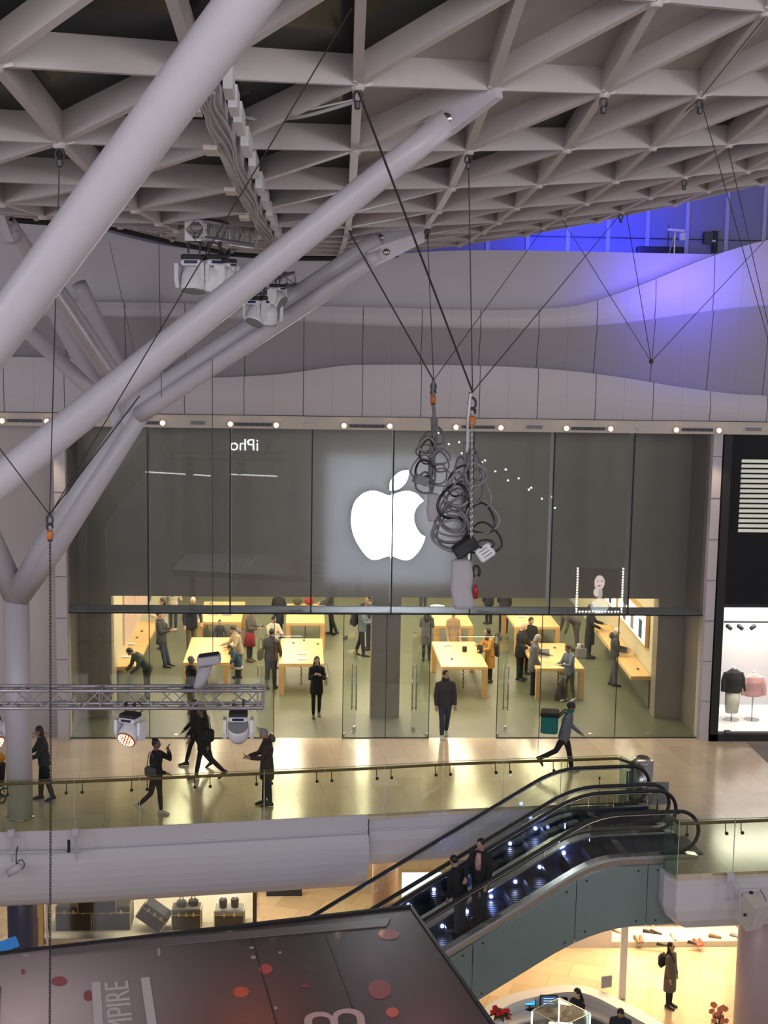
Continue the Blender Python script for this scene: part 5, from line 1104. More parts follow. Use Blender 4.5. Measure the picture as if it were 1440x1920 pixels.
# plants
def flower(p, n, m_, lab, hgt, pot='white', drop=.02):
    t = empty('potted_flower', p, lab, 'plant'); rnd = random.Random(5)
    MB().lathe(p, [(.12, -drop), (.10, -drop*.5), (.11, 0), (.14, .2), (.13, .2)], 20).build('pot', pot, t, smooth=True); lf = MB(); st = MB(); fl = MB()
    for k in range(8): a = k*.8; lf.loft([(p+Vector((0, 0, .2)), Vector((.02, 0, 0)), Vector((0, .02, 0))), (p+Vector((.14*math.cos(a), .14*math.sin(a), .32)), Vector((.05, 0, .0)), Vector((0, .05, .02))), (p+Vector((.26*math.cos(a), .26*math.sin(a), .24)), Vector((.008, 0, 0)), Vector((0, .008, 0)))], 8)
    for k in range(n):
        a = k*2.4; top = p+Vector((.18*math.cos(a)*(.4+.6*rnd.random()), .1*math.sin(a), hgt*(.55+.45*rnd.random()))); st.tube([p+Vector((0, 0, .2)), p.lerp(top, .6)+Vector((0, 0, .1)), top], .006, 5)
        for q in range(5): b = q*1.257; fl.ell(top+Vector((.035*math.cos(b), -.02, .035*math.sin(b))), .034, .014, .034, n=8, m=5)
    lf.build('leaves', mat('leaf_dark', (.03, .06, .02), .5, noise=.3), t, smooth=True)['kind'] = 'stuff'; st.build('stems', 'c_olive', t)['kind'] = 'stuff'; fl.build('blossoms', m_, t, smooth=True)['kind'] = 'stuff'
flower(G(1347, 1912, LZ+1.3)-Vector((0, 0, .5)), 16, mat('coral_petal', (.72, .24, .12), .6, noise=.2), 'coral orchid with upright stems at the bottom right', .85, drop=.8)
flower(G(938, 1925, DZ), 8, mat('red_petal', (.6, .02, .03), .6, noise=.2), 'red flowers beside the canopy corner at the bottom', .42)
# planters with big leaves by the left wall
def planter(px, py, r_, h_, lab, seed, ph):
    p = G(px, py, 0); t = empty('planter', p, lab, 'plant'); rnd = random.Random(seed)
    MB().lathe(p, [(r_*.55, 0), (r_*.9, h_*.25), (r_, h_*.6), (r_*.85, h_), (r_*.75, h_), (r_*.7, h_*.9)], 28).build('pot', 'white', t, smooth=True); lf = MB(); st = MB()
    for k in range(34):
        a = rnd.uniform(0, 6.28); rr = rnd.uniform(.05, .42); z = h_+rnd.uniform(.15, ph); c = p+Vector((rr*math.cos(a), rr*math.sin(a)*.7, z)); st.tube([p+Vector((0, 0, h_*.9)), p+Vector((rr*.5*math.cos(a), rr*.4*math.sin(a), z*.8)), c], .007, 5)
        d = Vector((math.cos(a), math.sin(a), rnd.uniform(-.5, .8))).normalized(); s = d.cross(Vector((0, 0, 1))).normalized(); L = rnd.uniform(.16, .3)
        lf.loft([(c, s*.01, d.cross(s)*.004), (c+d*L*.4, s*.06, d.cross(s)*.008), (c+d*L*.8-Vector((0, 0, .03)), s*.045, d.cross(s)*.006), (c+d*L-Vector((0, 0, .06)), s*.005, d.cross(s)*.003)], 8)
    lf.build('leaves', mat('dark_leaf%d' % seed, (.018, .028, .016), .45, noise=.4), t, smooth=True)['kind'] = 'stuff'; st.build('stems', 'c_brown', t)['kind'] = 'stuff'
planter(95, 1352, .29, 1.0, 'large white pot with dark bushy leaves just left of the left pier', 1, 1.5); planter(64, 1356, .27, .95, 'large white pot with dark leaves half behind the forked column', 2, 1.4); planter(-2, 1352, .27, .95, 'potted plant with a few leaves at the left edge behind the column', 3, 1.4)
# slab-mounted kit
def bracket(px, py, lab, dx=.12):
    p = P(px, py, edge[0].y+.2 if px < 700 else corner.y-.02); t = empty('slab_bracket', p, lab, 'bracket'); MB().bev(p+Vector((0, -.05, .0)), (.14, .10, .18), .01).build('clamp', 'steel_white', t); MB().bar(p+Vector((0, -.1, -.05)), p+Vector((.02, -.12, -.42)), .05, .05).build('leg', 'steel_white', t); MB().bar(p+Vector((0, -.12, -.03)), p+Vector((dx*2.2, -.14, -.55)), .03, .03).build('brace', 'steel_white', t); return p, t
p1, t1 = bracket(22, 1562, 'metal clamp bracket on the slab edge at the far left', .01); p2, t2 = bracket(142, 1560, 'metal clamp bracket with a black hook right of the hanging chain', .01)
a, b = P(-60, 1600, p1.y-.15), P(150, 1596, p1.y-.15); tag(MB().tube([a, b], .03, 12).build('mounting_pipe', 'steel_white', smooth=True), 'horizontal pale pipe clamped below the slab edge at the left', 'pipe')
tag(MB().tube([P(129, 1575, p1.y-.2), P(129, 1598, p1.y-.2)], .03, 8).build('cable_hook', 'black'), 'small black hook on the left mounting pipe', 'hook')
q = P(28, 1630, p1.y-.4); t = empty('flood_light', q, 'small transparent floodlight hanging under the left slab edge', 'lamp'); MB().lathe(q, [(.07, -.17), (.09, 0), (.07, .12), (.03, .16)], 20, 'Z', Matrix.Rotation(R(58), 3, 'Y')).build('housing', 'steel_white', t, smooth=True); MB().lathe(q, [(.085, -.19), (.095, -.17)], 20, 'Z', Matrix.Rotation(R(58), 3, 'Y')).build('lens', 'white', t)
MB().tube([q+Vector((.03, 0, .05)), q+Vector((.02, .05, .3)), q+Vector((.02, .2, .40))], .012).build('hanger', 'dark_metal', t); MB().tube([q+Vector((.12+.07*math.cos(a), 0, .1+.1*math.sin(a))) for a in np.linspace(0, 6.28, 14)[:-1]], .010, 6, closed=True).build('cable', 'black', t)
p3, t3 = bracket(1368, 1644, 'white triangular bracket on the slab edge under the right glass', .16)
q = P(1408, 1708, corner.y-.35); t = empty('loudspeaker', q, 'pale grey boxy loudspeaker hanging under the slab at the right edge', 'loudspeaker')
rt_ = Matrix.Rotation(R(28), 3, 'Z') @ Matrix.Rotation(R(20), 3, 'X'); bx_ = [q+rt_ @ Vector(v) for v in ((-.20, -.22, -.28), (.20, -.22, -.28), (.14, .2, -.28), (-.14, .2, -.28))]; MB().prism(bx_, rt_ @ Vector((0, 0, .56))).build('cabinet', 'soffit', t)
MB().prism([q+rt_ @ Vector(v) for v in ((-.18, -.225, -.26), (.18, -.225, -.26), (.18, -.225, .26), (-.18, -.225, .26))], rt_ @ Vector((0, -.01, 0))).build('grille', 'fascia_shell', t)
MB().lathe(q+rt_ @ Vector((-.21, -.05, .0)), [(.03, -.02), (.03, .02)], 12, 'X').build('knob', 'black', t)
MB().tube([P(1388, 1670, q.y+.1), P(1470, 1667, q.y+.1)], .022).build('hanging_bar', 'steel_white', t); MB().tube([P(1388, 1670, q.y+.1), P(1388, 1712, q.y)], .015).build('strap', 'steel_white', t); MB().bev(P(1408, 1675, q.y+.08), (.07, .06, .1), .01).build('clamp', 'black', t)
MB().tube(crom([P(1425, 1668, q.y), P(1436, 1690, q.y), P(1424, 1712, q.y)], 6), .008).build('cable', 'dark_metal', t)
# pushchair / luggage at the far left edge
q = G(0, 1500, 0); t = empty('pushchair', q, 'black pushchair with an orange cover cut by the left edge of the photo', 'pushchair')
MB().loft([(q+Vector((-.1, 0, .35)), Vector((.2, 0, 0)), Vector((0, .25, 0))), (q+Vector((-.1, 0, .8)), Vector((.24, 0, 0)), Vector((0, .25, 0)))], 14).build('seat', 'c_black', t, smooth=True); MB().ell(q+Vector((-.08, 0, .95)), .22, .25, .12).build('cover', mat('orange_cover', (.6, .25, .03), .6, noise=.2), t, smooth=True)
for x in (-.25, .06): 
    for y in (-.2, .2): MB().tube([q+Vector((x+.1*math.cos(a), y, .1+.1*math.sin(a))) for a in np.linspace(0, 6.28, 16)[:-1]], .02, 6, closed=True).build('wheel', 'black', t); MB().tube([q+Vector((x, y, .1)), q+Vector((x*.5-.05, y, .4))], .014).build('frame', 'dark_metal', t)

# ------------------------------------------------------------------ across the hall, behind the viewer: seen only mirrored in the shopfront
def mir(px, py, Yv): p = P(px, py, Yv); return Vector((p.x, 2*SF-p.y, p.z))
a, b = mir(1080, 1146, 80), mir(1168, 1066, 80); cy_ = a.y
t = empty('framed_poster', (a.x, a.y, a.z), 'bulb framed portrait poster across the hall, mirrored in the right shopfront glass', 'poster')
MB().box(((a.x+b.x)/2, cy_, (a.z+b.z)/2), (abs(b.x-a.x), .08, b.z-a.z)).build('board', mat('poster_board', (.02, .02, .02), .6, noise=.1), t)
cx, cz, hw = (a.x+b.x)/2, (a.z+b.z)/2, (b.z-a.z)/2; Y_ = cy_+.05
def pe(name, x, z, rx, rz_, col, es, lift=0): MB().ell((cx+x*hw, Y_+lift, cz+z*hw), rx*hw, .015, rz_*hw, n=20, m=10).build(name, mat('poster_'+name, col, .5, emit=col, es=es, noise=.1), t)
pe('hair', .0, .25, .42, .62, (.03, .02, .018), .5); pe('face', -.02, .35, .24, .34, (.75, .62, .58), 9, .02); pe('neck', .0, -.15, .14, .3, (.6, .5, .47), 7, .015); pe('shoulder', .02, -.75, .42, .35, (.45, .55, .62), 6, .02); pe('hand', -.16, -.1, .12, .2, (.75, .66, .62), 9, .03); pe('mouth', -.04, .2, .08, .03, (.5, .03, .03), 3, .035); pe('eye', -.11, .42, .05, .02, (.02, .02, .02), .1, .035); pe('eye', .09, .42, .05, .02, (.02, .02, .02), .1, .035)
bm_ = mat('bulb_glow', (1, 1, 1), .5, emit=(1, .92, .75), es=30); cnt = 0
for k in range(17):
    for x in (a.x, b.x): MB().ell((x, cy_+.1, a.z+(b.z-a.z)*k/16), .055, .055, .055, n=8, m=5).build('bulb', bm_, t)
for k in range(1, 14): MB().ell((a.x+(b.x-a.x)*k/14, cy_+.1, a.z), .055, .055, .055, n=8, m=5).build('bulb', bm_, t)

vs_, fs_ = text_mesh('iPho', 1.0, .02); o = mir(458, 835, 80); t = MB().add([o+Vector((-p.x*.95, -p.z, p.y*.95)) for p in vs_], fs_).build('lit_sign', mat('sign_white', (1, 1, 1), .5, emit=(.9, .95, 1), es=14)); tag(t, 'lit white lettering across the hall, mirrored at the top of the second glass bay', 'sign')
for (x0, y0, x1, y1, lab) in ((245, 883, 395, 892, 'long thin light tube across the hall, mirrored in the left glass bays'), (430, 889, 520, 893, 'shorter thin light tube across the hall, mirrored right of the long one')):
    tag(MB().tube([mir(x0, y0, 74), mir(x1, y1, 74)], .03, 8).build('light_tube', mat('tube_glow', (1, 1, 1), .5, emit=(.9, .95, 1), es=7)), lab, 'light')
fb = mat('far_bulb', (1, 1, 1), .5, emit=(.7, .8, 1), es=40)
for k in range(16):
    f = k/15; o = MB().ell(mir(822+f*218+(k % 3)*5, 812+f*128+(k % 2)*12, 76), .05, .05, .05, n=8, m=5).build('ceiling_bulb', fb); tag(o, 'tiny bluish ceiling bulb across the hall, one of the row mirrored right of the logo', 'light', 'far ceiling bulbs mirrored in the glass')

# ================================================================== PEOPLE
V = Vector
def person(label, x, y, z, face=0, h=1.72, lean=0, hp=0, hy=0, aL=(5, 8, 10), aR=(5, 8, 10), lL=(0, 0), lR=(0, 0), top='c_black', bot='c_navy', shoes='shoe', hair=('short', 'h_black'), skin='skin', coat=0, skirt=None, fem=0, hood=None, legs='trousers', group=None, roll=0, collar=None, drop=0, wide=1.0):
    s = h/1.75; t = empty('person', (x, y, z), label, 'person', group, None, R(face)); sk = M[skin]
    def mk(mb, name, m, vs_=None, smooth=True, par=t):
        o = mb.build(name, m, par, smooth, rel=False)
        if vs_: remesh(o, vs_*s)
        return o
    th, sh, an = .43*s, .42*s, .085*s
    def leg(side, f, k):
        hipx = side*.088*s; a = R(f); b = R(f-k); K = V((hipx, -math.sin(a)*th, -math.cos(a)*th)); A = K+V((0, -math.sin(b)*sh, -math.cos(b)*sh)); return V((hipx, 0, 0)), K, A, b
    L_, R_ = leg(-1, *lL), leg(1, *lR); pz = an-min(L_[2].z, R_[2].z)-drop
    Pv = V((0, 0, pz)); la = R(lean); tv = V((0, -math.sin(la), math.cos(la))); fv = V((0, -math.cos(la), -math.sin(la))); X = V((1, 0, 0))
    if roll: tv = (tv+X*math.sin(R(roll))).normalized()
    sw = (.155 if fem else .178)*s*wide; ch = Pv+tv*.33*s; shd = Pv+tv*.50*s; nk = Pv+tv*.58*s
    ha = la+R(hp); hd = V((0, -math.sin(ha), math.cos(ha))); hf = V((0, -math.cos(ha), -math.sin(ha))); hc = nk+hd*.125*s+hf*.015*s
    yr = Matrix.Rotation(R(hy), 3, hd); hf2 = yr @ hf; hx = yr @ X; HR = Matrix((hx, -hf2, hd)).transposed()
    def arm(side, fw, out, el):
        S = shd+X*(side*sw)-tv*.045*s; fa, oa = R(fw), R(out); d = (-tv*math.cos(fa)+fv*math.sin(fa))*math.cos(oa)+X*(side*math.sin(oa)); E = S+d*.29*s
        e = fa+R(el); ins = .0 if el < 25 else min(.55, el/150); g = ((-tv*math.cos(e)+fv*math.sin(e))-X*(side*ins)).normalized(); W = E+g*.25*s; return S, E, W, g
    AL, AR = arm(-1, *aL), arm(1, *aR)
    # --- body, one continuous surface
    b = MB(); b.loft([(Pv-tv*.06*s, X*.15*s, fv*.10*s), (Pv+tv*.05*s, X*.155*s, fv*.11*s), (Pv+tv*.2*s, X*.13*s, fv*.09*s), (ch, X*.155*s, fv*.105*s), (shd, X*.15*s, fv*.085*s), (nk-tv*.02*s, X*.06*s, fv*.055*s)], 16)
    b.tube([shd, nk, hc-hd*.04*s], [.055*s, .052*s, .052*s], 10)
    b.ell(hc, .074*s, .092*s, .115*s, HR, 18, 12); b.ell(hc-hd*.055*s+hf2*.025*s, .052*s, .058*s, .055*s, HR, 12, 8)
    b.ell(hc-hd*.015*s+hf2*.096*s, .012*s, .022*s, .024*s, HR, 8, 6)
    for sd in (-1, 1): b.ell(hc+hx*(sd*.076*s)-hd*.005*s, .012*s, .02*s, .03*s, HR, 8, 6)
    for sd, (S, E, W, g) in ((-1, AL), (1, AR)):
        b.tube([shd+X*sd*.08*s, S, S.lerp(E, .5), E, E.lerp(W, .35), W], [.05*s, .05*s, .042*s, .036*s, .036*s, .024*s], 10)
        q = g.cross(X); q = q.normalized() if q.length > .1 else tv; r_ = g.cross(q).normalized()
        b.tube([W, W+g*.04*s, W+g*.085*s], [.026*s, .036*s, .030*s], 8)
        for k in range(4):
            o_ = r_*((k-1.5)*.020*s); Lf = (.075, .088, .082, .065)[k]*s; cdir = (g*.8+q*.0+fv*.25-tv*.25).normalized(); b.tube([W+g*.075*s+o_, W+g*.10*s+o_*1.1+cdir*.02*s, W+g*.10*s+o_*1.15+cdir*Lf*.7], [.010*s, .0095*s, .008*s], 6)
        b.tube([W+g*.03*s-X*sd*.02*s, W+g*.06*s-X*sd*.045*s, W+g*.09*s-X*sd*.050*s], [.012*s, .011*s, .009*s], 6)
    for H, K, A, bb in (L_, R_):
        b.tube([Pv+H*.8+V((0, 0, .02)), Pv+H+V((0, 0, -.05*s)), Pv+H.lerp(K, .5), Pv+K, Pv+K.lerp(A, .35), Pv+A, Pv+A-V((0, 0, .03*s))], [.08*s, .085*s, .07*s, .052*s, .053*s, .034*s, .034*s], 12)
    mk(b, 'body', sk, .011)
    e = MB(); 
    for sd in (-1, 1): e.ell(hc+hx*(sd*.030*s)+hd*.012*s+hf2*.084*s, .012*s, .007*s, .007*s, HR, 8, 5)
    mk(e, 'eyes', 'eye')
    # --- clothes
    w_ = wide*(.93 if fem else 1.0); c = MB(); hem = -.10-coat
    rr = []
    if coat:
        down = V((0, .0, -1)); hl = pz-coat*s
        rr += [(V((0, .0, hl-.10*s)), X*(.205*s*w_), fv*.16*s), (V((0, 0, pz-coat*s*.4)), X*(.20*s*w_), fv*.155*s)]
    else: rr += [(Pv-tv*.11*s, X*(.185*s*w_), fv*.14*s)]
    rr += [(Pv+tv*.06*s, X*(.185*s*w_), fv*.14*s), (Pv+tv*.2*s, X*(.165*s*w_), fv*.125*s), (ch, X*(.195*s*w_), fv*.14*s), (shd-tv*.03*s, X*(.175*s*w_), fv*.115*s), (shd+tv*.025*s, X*(.125*s*w_), fv*.095*s), (nk-tv*.015*s, X*.075*s, fv*.075*s)]
    c.loft(rr, 20)
    for sd, (S, E, W, g) in ((-1, AL), (1, AR)): c.tube([shd+X*sd*.09*s-tv*.02*s, S, S.lerp(E, .5), E, E.lerp(W, .5), W+g*.01*s], [.07*s, .075*s, .065*s, .058*s, .052*s, .043*s], 12)
    if collar or hood: c.tube([nk+V((.075*s*math.cos(a), .075*s*math.sin(a), .0)) for a in np.linspace(0, 6.28, 12)[:-1]], .03*s, 8, closed=True)
    mk(c, 'coat' if coat else 'jacket', top, .016)
    if hood: m_ = MB(); m_.ell(nk-fv*.11*s-tv*.0*s, .12*s, .07*s, .10*s, HR, 14, 9); mk(m_, 'hood', hood, .02)
    if collar: m_ = MB(); m_.tube([nk+V((.072*s*math.cos(a), .072*s*math.sin(a)-.01, .015*s)) for a in np.linspace(0, 6.28, 14)[:-1]], .035*s, 8, closed=True); mk(m_, 'scarf', collar)
    tr = MB(); kr = (.098, .085, .068, .064, .055) if not fem else (.098, .080, .058, .056, .042)
    tr.loft([(Pv-tv*.12*s, X*.12*s, fv*.11*s), (Pv-V((0, 0, .03*s)), X*(.175*s), fv*.125*s), (Pv+tv*.10*s, X*(.16*s), fv*.115*s)], 16)
    for H, K, A, bb in (L_, R_): tr.tube([Pv+H*.75+V((0, 0, .0)), Pv+H+V((0, 0, -.09*s)), Pv+H.lerp(K, .5), Pv+K, Pv+K.lerp(A, .5), Pv+A+V((0, 0, .015*s))], [.10*s]+[q*s for q in kr], 12)
    mk(tr, legs, bot, .015)
    if skirt:
        sk_ = MB().loft([(V((0, 0, pz-.42*s)), X*.22*s, V((0, .19*s, 0))), (V((0, 0, pz-.12*s)), X*.195*s, V((0, .16*s, 0))), (Pv+tv*.08*s, X*.17*s, V((0, .13*s, 0)))], 18); mk(sk_, 'skirt', skirt)
    for sd, (H, K, A, bb) in ((-1, L_), (1, R_)):
        f = V((0, -math.cos(min(0, bb)*.9), math.sin(min(0, bb)*.9))).normalized() if bb < -.15 else V((0, -1, 0)); U = V((0, 0, 1)) if bb >= -.15 else f.cross(V((-1, 0, 0))).normalized()
        if U.z < 0: U = -U
        q = Pv+A-U*(an-.005); rr = []
        for u, w2, hh_ in ((-.075, .030, .05), (-.06, .042, .10), (.0, .045, .12), (.06, .044, .085), (.13, .048, .06), (.18, .042, .045), (.20, .025, .03)): rr.append((q+f*(u*s)+U*(hh_*s/2), X*w2*s, U*hh_*s/2))
        mk(MB().loft(rr, 12), 'shoe', shoes)
    # --- hair and headwear
    st, hm = hair; hb = MB()
    if st != 'bald':
        hb.ell(hc+hd*.022*s-hf2*.016*s, .083*s, .094*s, .108*s, HR, 18, 12)
        cut = hb
        if st == 'short': pass
        if st == 'long': hb.loft([(hc-hf2*.045*s+hd*.03*s, hx*.085*s, hf2*.055*s), (hc-hf2*.065*s-hd*.10*s, hx*.10*s, hf2*.05*s), (nk-fv*.09*s-tv*.10*s, X*.11*s, fv*.04*s), (nk-fv*.115*s-tv*.24*s, X*.06*s, fv*.025*s)], 12)
        if st == 'bob': hb.loft([(hc-hf2*.03*s+hd*.02*s, hx*.088*s, hf2*.07*s), (hc-hf2*.04*s-hd*.10*s, hx*.098*s, hf2*.065*s), (hc-hf2*.04*s-hd*.13*s, hx*.07*s, hf2*.05*s)], 12)
        if st == 'bun': hb.ell(hc+hd*.10*s-hf2*.07*s, .04*s, .04*s, .04*s, HR, 10, 7)
        if st == 'ponytail': hb.tube([hc-hf2*.08*s+hd*.05*s, hc-hf2*.13*s, hc-hf2*.12*s-hd*.14*s], [.02*s, .028*s, .01*s], 8)
        nm = {'beanie': 'beanie', 'hijab': 'headscarf', 'cap': 'helmet'}.get(st, 'hair')
        if st in ('beanie', 'cap'): hb = MB(); hb.ell(hc+hd*.035*s-hf2*.012*s, .09*s, .102*s, .098*s, HR, 18, 10); hb.tube([hc+hd*.035*s-hf2*.012*s+HR @ V((.088*s*math.cos(a), .10*s*math.sin(a), 0)) for a in np.linspace(0, 6.28, 16)[:-1]], .014*s, 6, closed=True)
        if st == 'hijab': hb = MB(); hb.ell(hc+hd*.01*s-hf2*.025*s, .095*s, .10*s, .13*s, HR, 16, 12); hb.loft([(hc-hd*.08*s-hf2*.02*s, hx*.09*s, hf2*.085*s), (nk, X*.11*s, fv*.10*s), (nk-tv*.14*s, X*.18*s, fv*.13*s)], 16)
        o = mk(hb, nm, hm, .012)
    t['_'] = 0; del t['_']
    return t, dict(neck=nk, wristL=AL[2], wristR=AR[2], gL=AL[3], gR=AR[3], head=hc, pelvis=Pv, s=s, tv=tv, fv=fv)
def place(px, py, z=0): g = G(px, py, z); return g.x, g.y, z
def world(t, v): return t.location+Matrix.Rotation(t.rotation_euler.z, 3, 'Z') @ Vector(v)
def held_phone(t, k, side, lab):
    p = world(t, k['wrist'+side]+k['g'+side]*.10*k['s']+V((0, 0, .03))); MB_ = MB().bev(p, (.075, .012, .15), .004, t.rotation_euler.z, R(35)); tag(MB_.build('phone', 'black'), lab, 'phone', 'phones in hands')
def side_bag(t, off, dims, m, lab, strap=True, rz=0, name='shoulder_bag'):
    p = world(t, off); b = empty(name, p, lab, 'bag'); MB().bev(p, dims, min(dims)*.35, t.rotation_euler.z+rz).build('body', m, b)
    if strap: tp = p+V((0, 0, dims[2]/2)); MB().tube(crom([tp+V((-.07, 0, 0)), tp+V((-.03, 0, .28)), tp+V((.03, 0, .28)), tp+V((.07, 0, 0))], 5), .010, 6).build('handle', m, b)
    return b

# on the gallery
person('person in a grey sweater and black trousers reaching left behind the forked column', *place(84, 1500), face=-75, h=1.68, lean=6, hp=8, aL=(35, 10, 40), aR=(30, 10, 45), lL=(8, 5), lR=(-8, 6), top='c_dgrey', bot='c_black', hair=('bob', 'h_brown'))
t, k = person('person in black with white trainers holding a phone to the ear beside the balustrade', *place(293, 1528), face=70, h=1.67, aL=(12, 12, 60), aR=(58, 18, 118), lL=(-12, 32), lR=(6, 2), top='c_black', bot='c_black', shoes='shoe_white', hair=('bun', 'h_black'), fem=1, skin='skin3')
held_phone(t, k, 'R', 'phone held to the ear beside the balustrade')
side_bag(t, (-.22, .02, 1.02), (.12, .26, .22), 'c_greycoat', 'small dark bag at the hip of the phoning person with white trainers')
t, k = person('person in black with a shoulder bag walking left, nearer of the striding pair', *place(383, 1462), face=-80, h=1.76, lean=3, aL=(20, 6, 30), aR=(-15, 8, 20), lL=(14, 4), lR=(-20, 22), top='c_black', bot='c_black', coat=.12, hair=('long', 'h_black'), fem=1, skin='skin3')
side_bag(t, (.25, .05, 1.12), (.14, .3, .3), 'c_black', 'black bag on the shoulder of the striding pair')
person('person in a black coat and boots walking left, further of the striding pair', *place(368, 1437), face=-85, h=1.66, lean=4, aL=(20, 6, 30), aR=(10, 8, 30), lL=(20, 6), lR=(-16, 18), top='c_black', bot='c_black', coat=.10, hair=('long', 'h_black'), fem=1, skin='skin3')
t, k = person('person in a dark parka with fur hood looking down at a phone behind the balustrade', *place(500, 1510), face=-80, h=1.74, hp=28, aL=(28, 6, 55), aR=(28, 6, 60), top='c_brown', bot='c_navy', coat=.22, hair=('short', 'h_grey'), hood='c_greycoat', lL=(3, 0), lR=(-3, 2))
held_phone(t, k, 'L', 'phone held low by the person in the parka')
t, k = person('delivery rider in a teal and grey jacket striding right with a box on the back', *place(1056, 1446), face=78, h=1.72, lean=10, aL=(-10, 8, 30), aR=(25, 8, 40), lL=(-26, 34), lR=(16, 6), top='c_denim', bot='c_black', hair=('cap', 'black'), skin='skin3', collar='c_teal')
p = world(t, (0, .36, 1.17)); b = empty('delivery_backpack', p, 'large teal and black delivery box worn on the back of the striding rider', 'backpack'); MB().bev(p, (.44, .40, .46), .03, t.rotation_euler.z).build('box', 'c_teal', b); MB().bev(p+V((0, 0, .22)), (.47, .43, .12), .03, t.rotation_euler.z).build('lid', 'c_black', b)
MB().box(world(t, (.223, .36, 1.12)), (.006, .3, .28), t.rotation_euler.z).build('logo_patch', mat('teal_light', (.02, .26, .22), .6, noise=.1), b)
for sx in (-.12, .12): MB().tube([world(t, (sx, .18, 1.3)), world(t, (sx, .02, 1.47)), world(t, (sx, -.14, 1.35)), world(t, (sx, -.1, 1.1))], .02, 8).build('strap', 'c_black', b)
# coming out of the door
person('person in a dark padded jacket and jeans walking out of the open glass door', *place(833, 1382), face=6, h=1.76, hp=5, hy=18, aL=(4, 10, 12), aR=(4, 10, 12), lL=(10, 4), lR=(-8, 14), top='c_dgrey', bot='c_jeans', shoes='shoe_white', hair=('short', 'h_black'), wide=1.08, collar='c_dgrey')
t, k = person('long haired person in a short black dress walking out of the store, hands at chest', *place(593, 1344), face=4, h=1.66, hp=10, aL=(28, 8, 105), aR=(28, 8, 100), lL=(6, 3), lR=(-5, 8), top='c_black', bot='c_black', coat=.16, hair=('long', 'h_black'), fem=1, legs='tights', skin='skin2')
side_bag(t, (.25, .05, 1.0), (.1, .26, .28), 'c_white', 'pale shoulder bag of the long haired person in the black dress')
# in the store, left half
person('person in a green sweater bent over the left wall counter', *place(276, 1310), face=-60, h=1.72, lean=42, hp=18, aL=(55, 8, 40), aR=(55, 8, 40), top='c_green', bot='c_black', hair=('short', 'h_black'), lL=(-2, 0), lR=(6, 4))
t, k = person('person in a grey jacket and jeans leaning with hands together beside the left counter', *place(303, 1250), face=75, h=1.74, lean=-6, aL=(20, 8, 75), aR=(20, 8, 75), lL=(10, 0), lR=(14, 0), top='c_dgrey', bot='c_jeans', hair=('short', 'h_brown'), coat=.1)
person('person in a cream jacket and black trousers, half behind the grey jacket', *place(307, 1217), face=-60, h=1.66, aL=(35, 8, 60), aR=(35, 8, 60), top='c_white', bot='c_black', hair=('bob', 'h_black'), fem=1, shoes='shoe', hp=15)
person('person in a white top with long dark hair, seen from behind, far left', *place(325, 1183), face=172, h=1.64, aL=(25, 20, 40), aR=(10, 40, 10), top='c_white', bot='c_jeans', hair=('long', 'h_black'), fem=1, shoes='shoe_white')
person('white haired person in a navy coat and khaki trousers beside the rear left table', *place(358, 1219), face=30, h=1.76, lean=10, hp=14, aL=(6, 14, 15), aR=(20, 16, 30), top='c_navy', bot='c_khaki', hair=('short', 'h_white'), coat=.12, wide=1.12, skin='skin2')
person('little girl in a dark pinafore with white sleeves between the two left tables', *place(412, 1228), face=8, h=1.12, hp=6, aL=(18, 25, 10), aR=(18, 25, 10), top='c_dgrey', bot='c_white', coat=.12, hair=('bun', 'h_brown'), fem=1, skin='skin2', legs='tights')
t, k = person('person in a beige padded jacket with a pale hood beside the left table', *place(448, 1272), face=-70, h=1.62, lean=12, hp=22, aL=(40, 10, 55), aR=(35, 10, 60), top='c_beige', bot='c_grey', hair=('short', 'h_black'), hood='c_denim', wide=1.15)
person('child with dark hair in a blue coat bending towards the left table', *place(446, 1285), face=-60, h=1.30, lean=28, hp=10, aL=(50, 8, 30), aR=(50, 8, 30), top='c_blue', bot='c_black', coat=.10, hair=('bob', 'h_black'))
MB().loft([((0, 0, .50), (.172, 0, 0), (0, .155, 0)), ((0, 0, .56), (.170, 0, 0), (0, .153, 0))], 20).build('hem_band', 'c_white', [o for o in scene.objects if o.get('label', '').startswith('child with dark hair')][0], smooth=True, rel=False)
t, k = person('person in a dark jacket and red skirt looking at a phone', *place(468, 1240), face=62, h=1.66, aL=(20, 8, 75), aR=(24, 8, 70), top='c_greycoat', bot='c_navy', skirt='c_red', hair=('short', 'h_brown'), fem=1, hp=18, shoes='c_khaki')
held_phone(t, k, 'R', 'phone in the hands of the person in the red skirt')
t, k = person('person in a brown leather jacket seen from behind at the second table', *place(508, 1292), face=160, h=1.76, aL=(15, 10, 35), aR=(28, 14, 60), top='c_brown', bot='c_dgrey', hair=('short', 'h_black'), wide=1.12, hp=15, lL=(4, 0), lR=(-6, 4))
side_bag(t, (.30, .06, 1.0), (.12, .28, .32), 'c_black', 'black and red bag at the side of the brown leather jacket')
person('person with dark hair and a white top behind the brown leather jacket', *place(511, 1252), face=30, h=1.62, hp=25, aL=(40, 8, 60), aR=(40, 8, 60), top='c_white', bot='c_black', hair=('short', 'h_black'))
person('person with blond ponytail in a long dark coat seen from behind at the rear table', *place(522, 1197), face=165, h=1.66, lean=4, aL=(20, 12, 40), aR=(30, 20, 50), top='c_black', bot='c_black', coat=.30, hair=('ponytail', 'h_white'), fem=1)
person('person in a dark jacket standing with crossed legs beside the rear table', *place(618, 1190), face=-100, h=1.72, aL=(20, 8, 60), aR=(20, 8, 60), top='c_dgrey', bot='c_black', coat=.05, hair=('short', 'h_brown'), lL=(-3, 0), lR=(-14, 6))
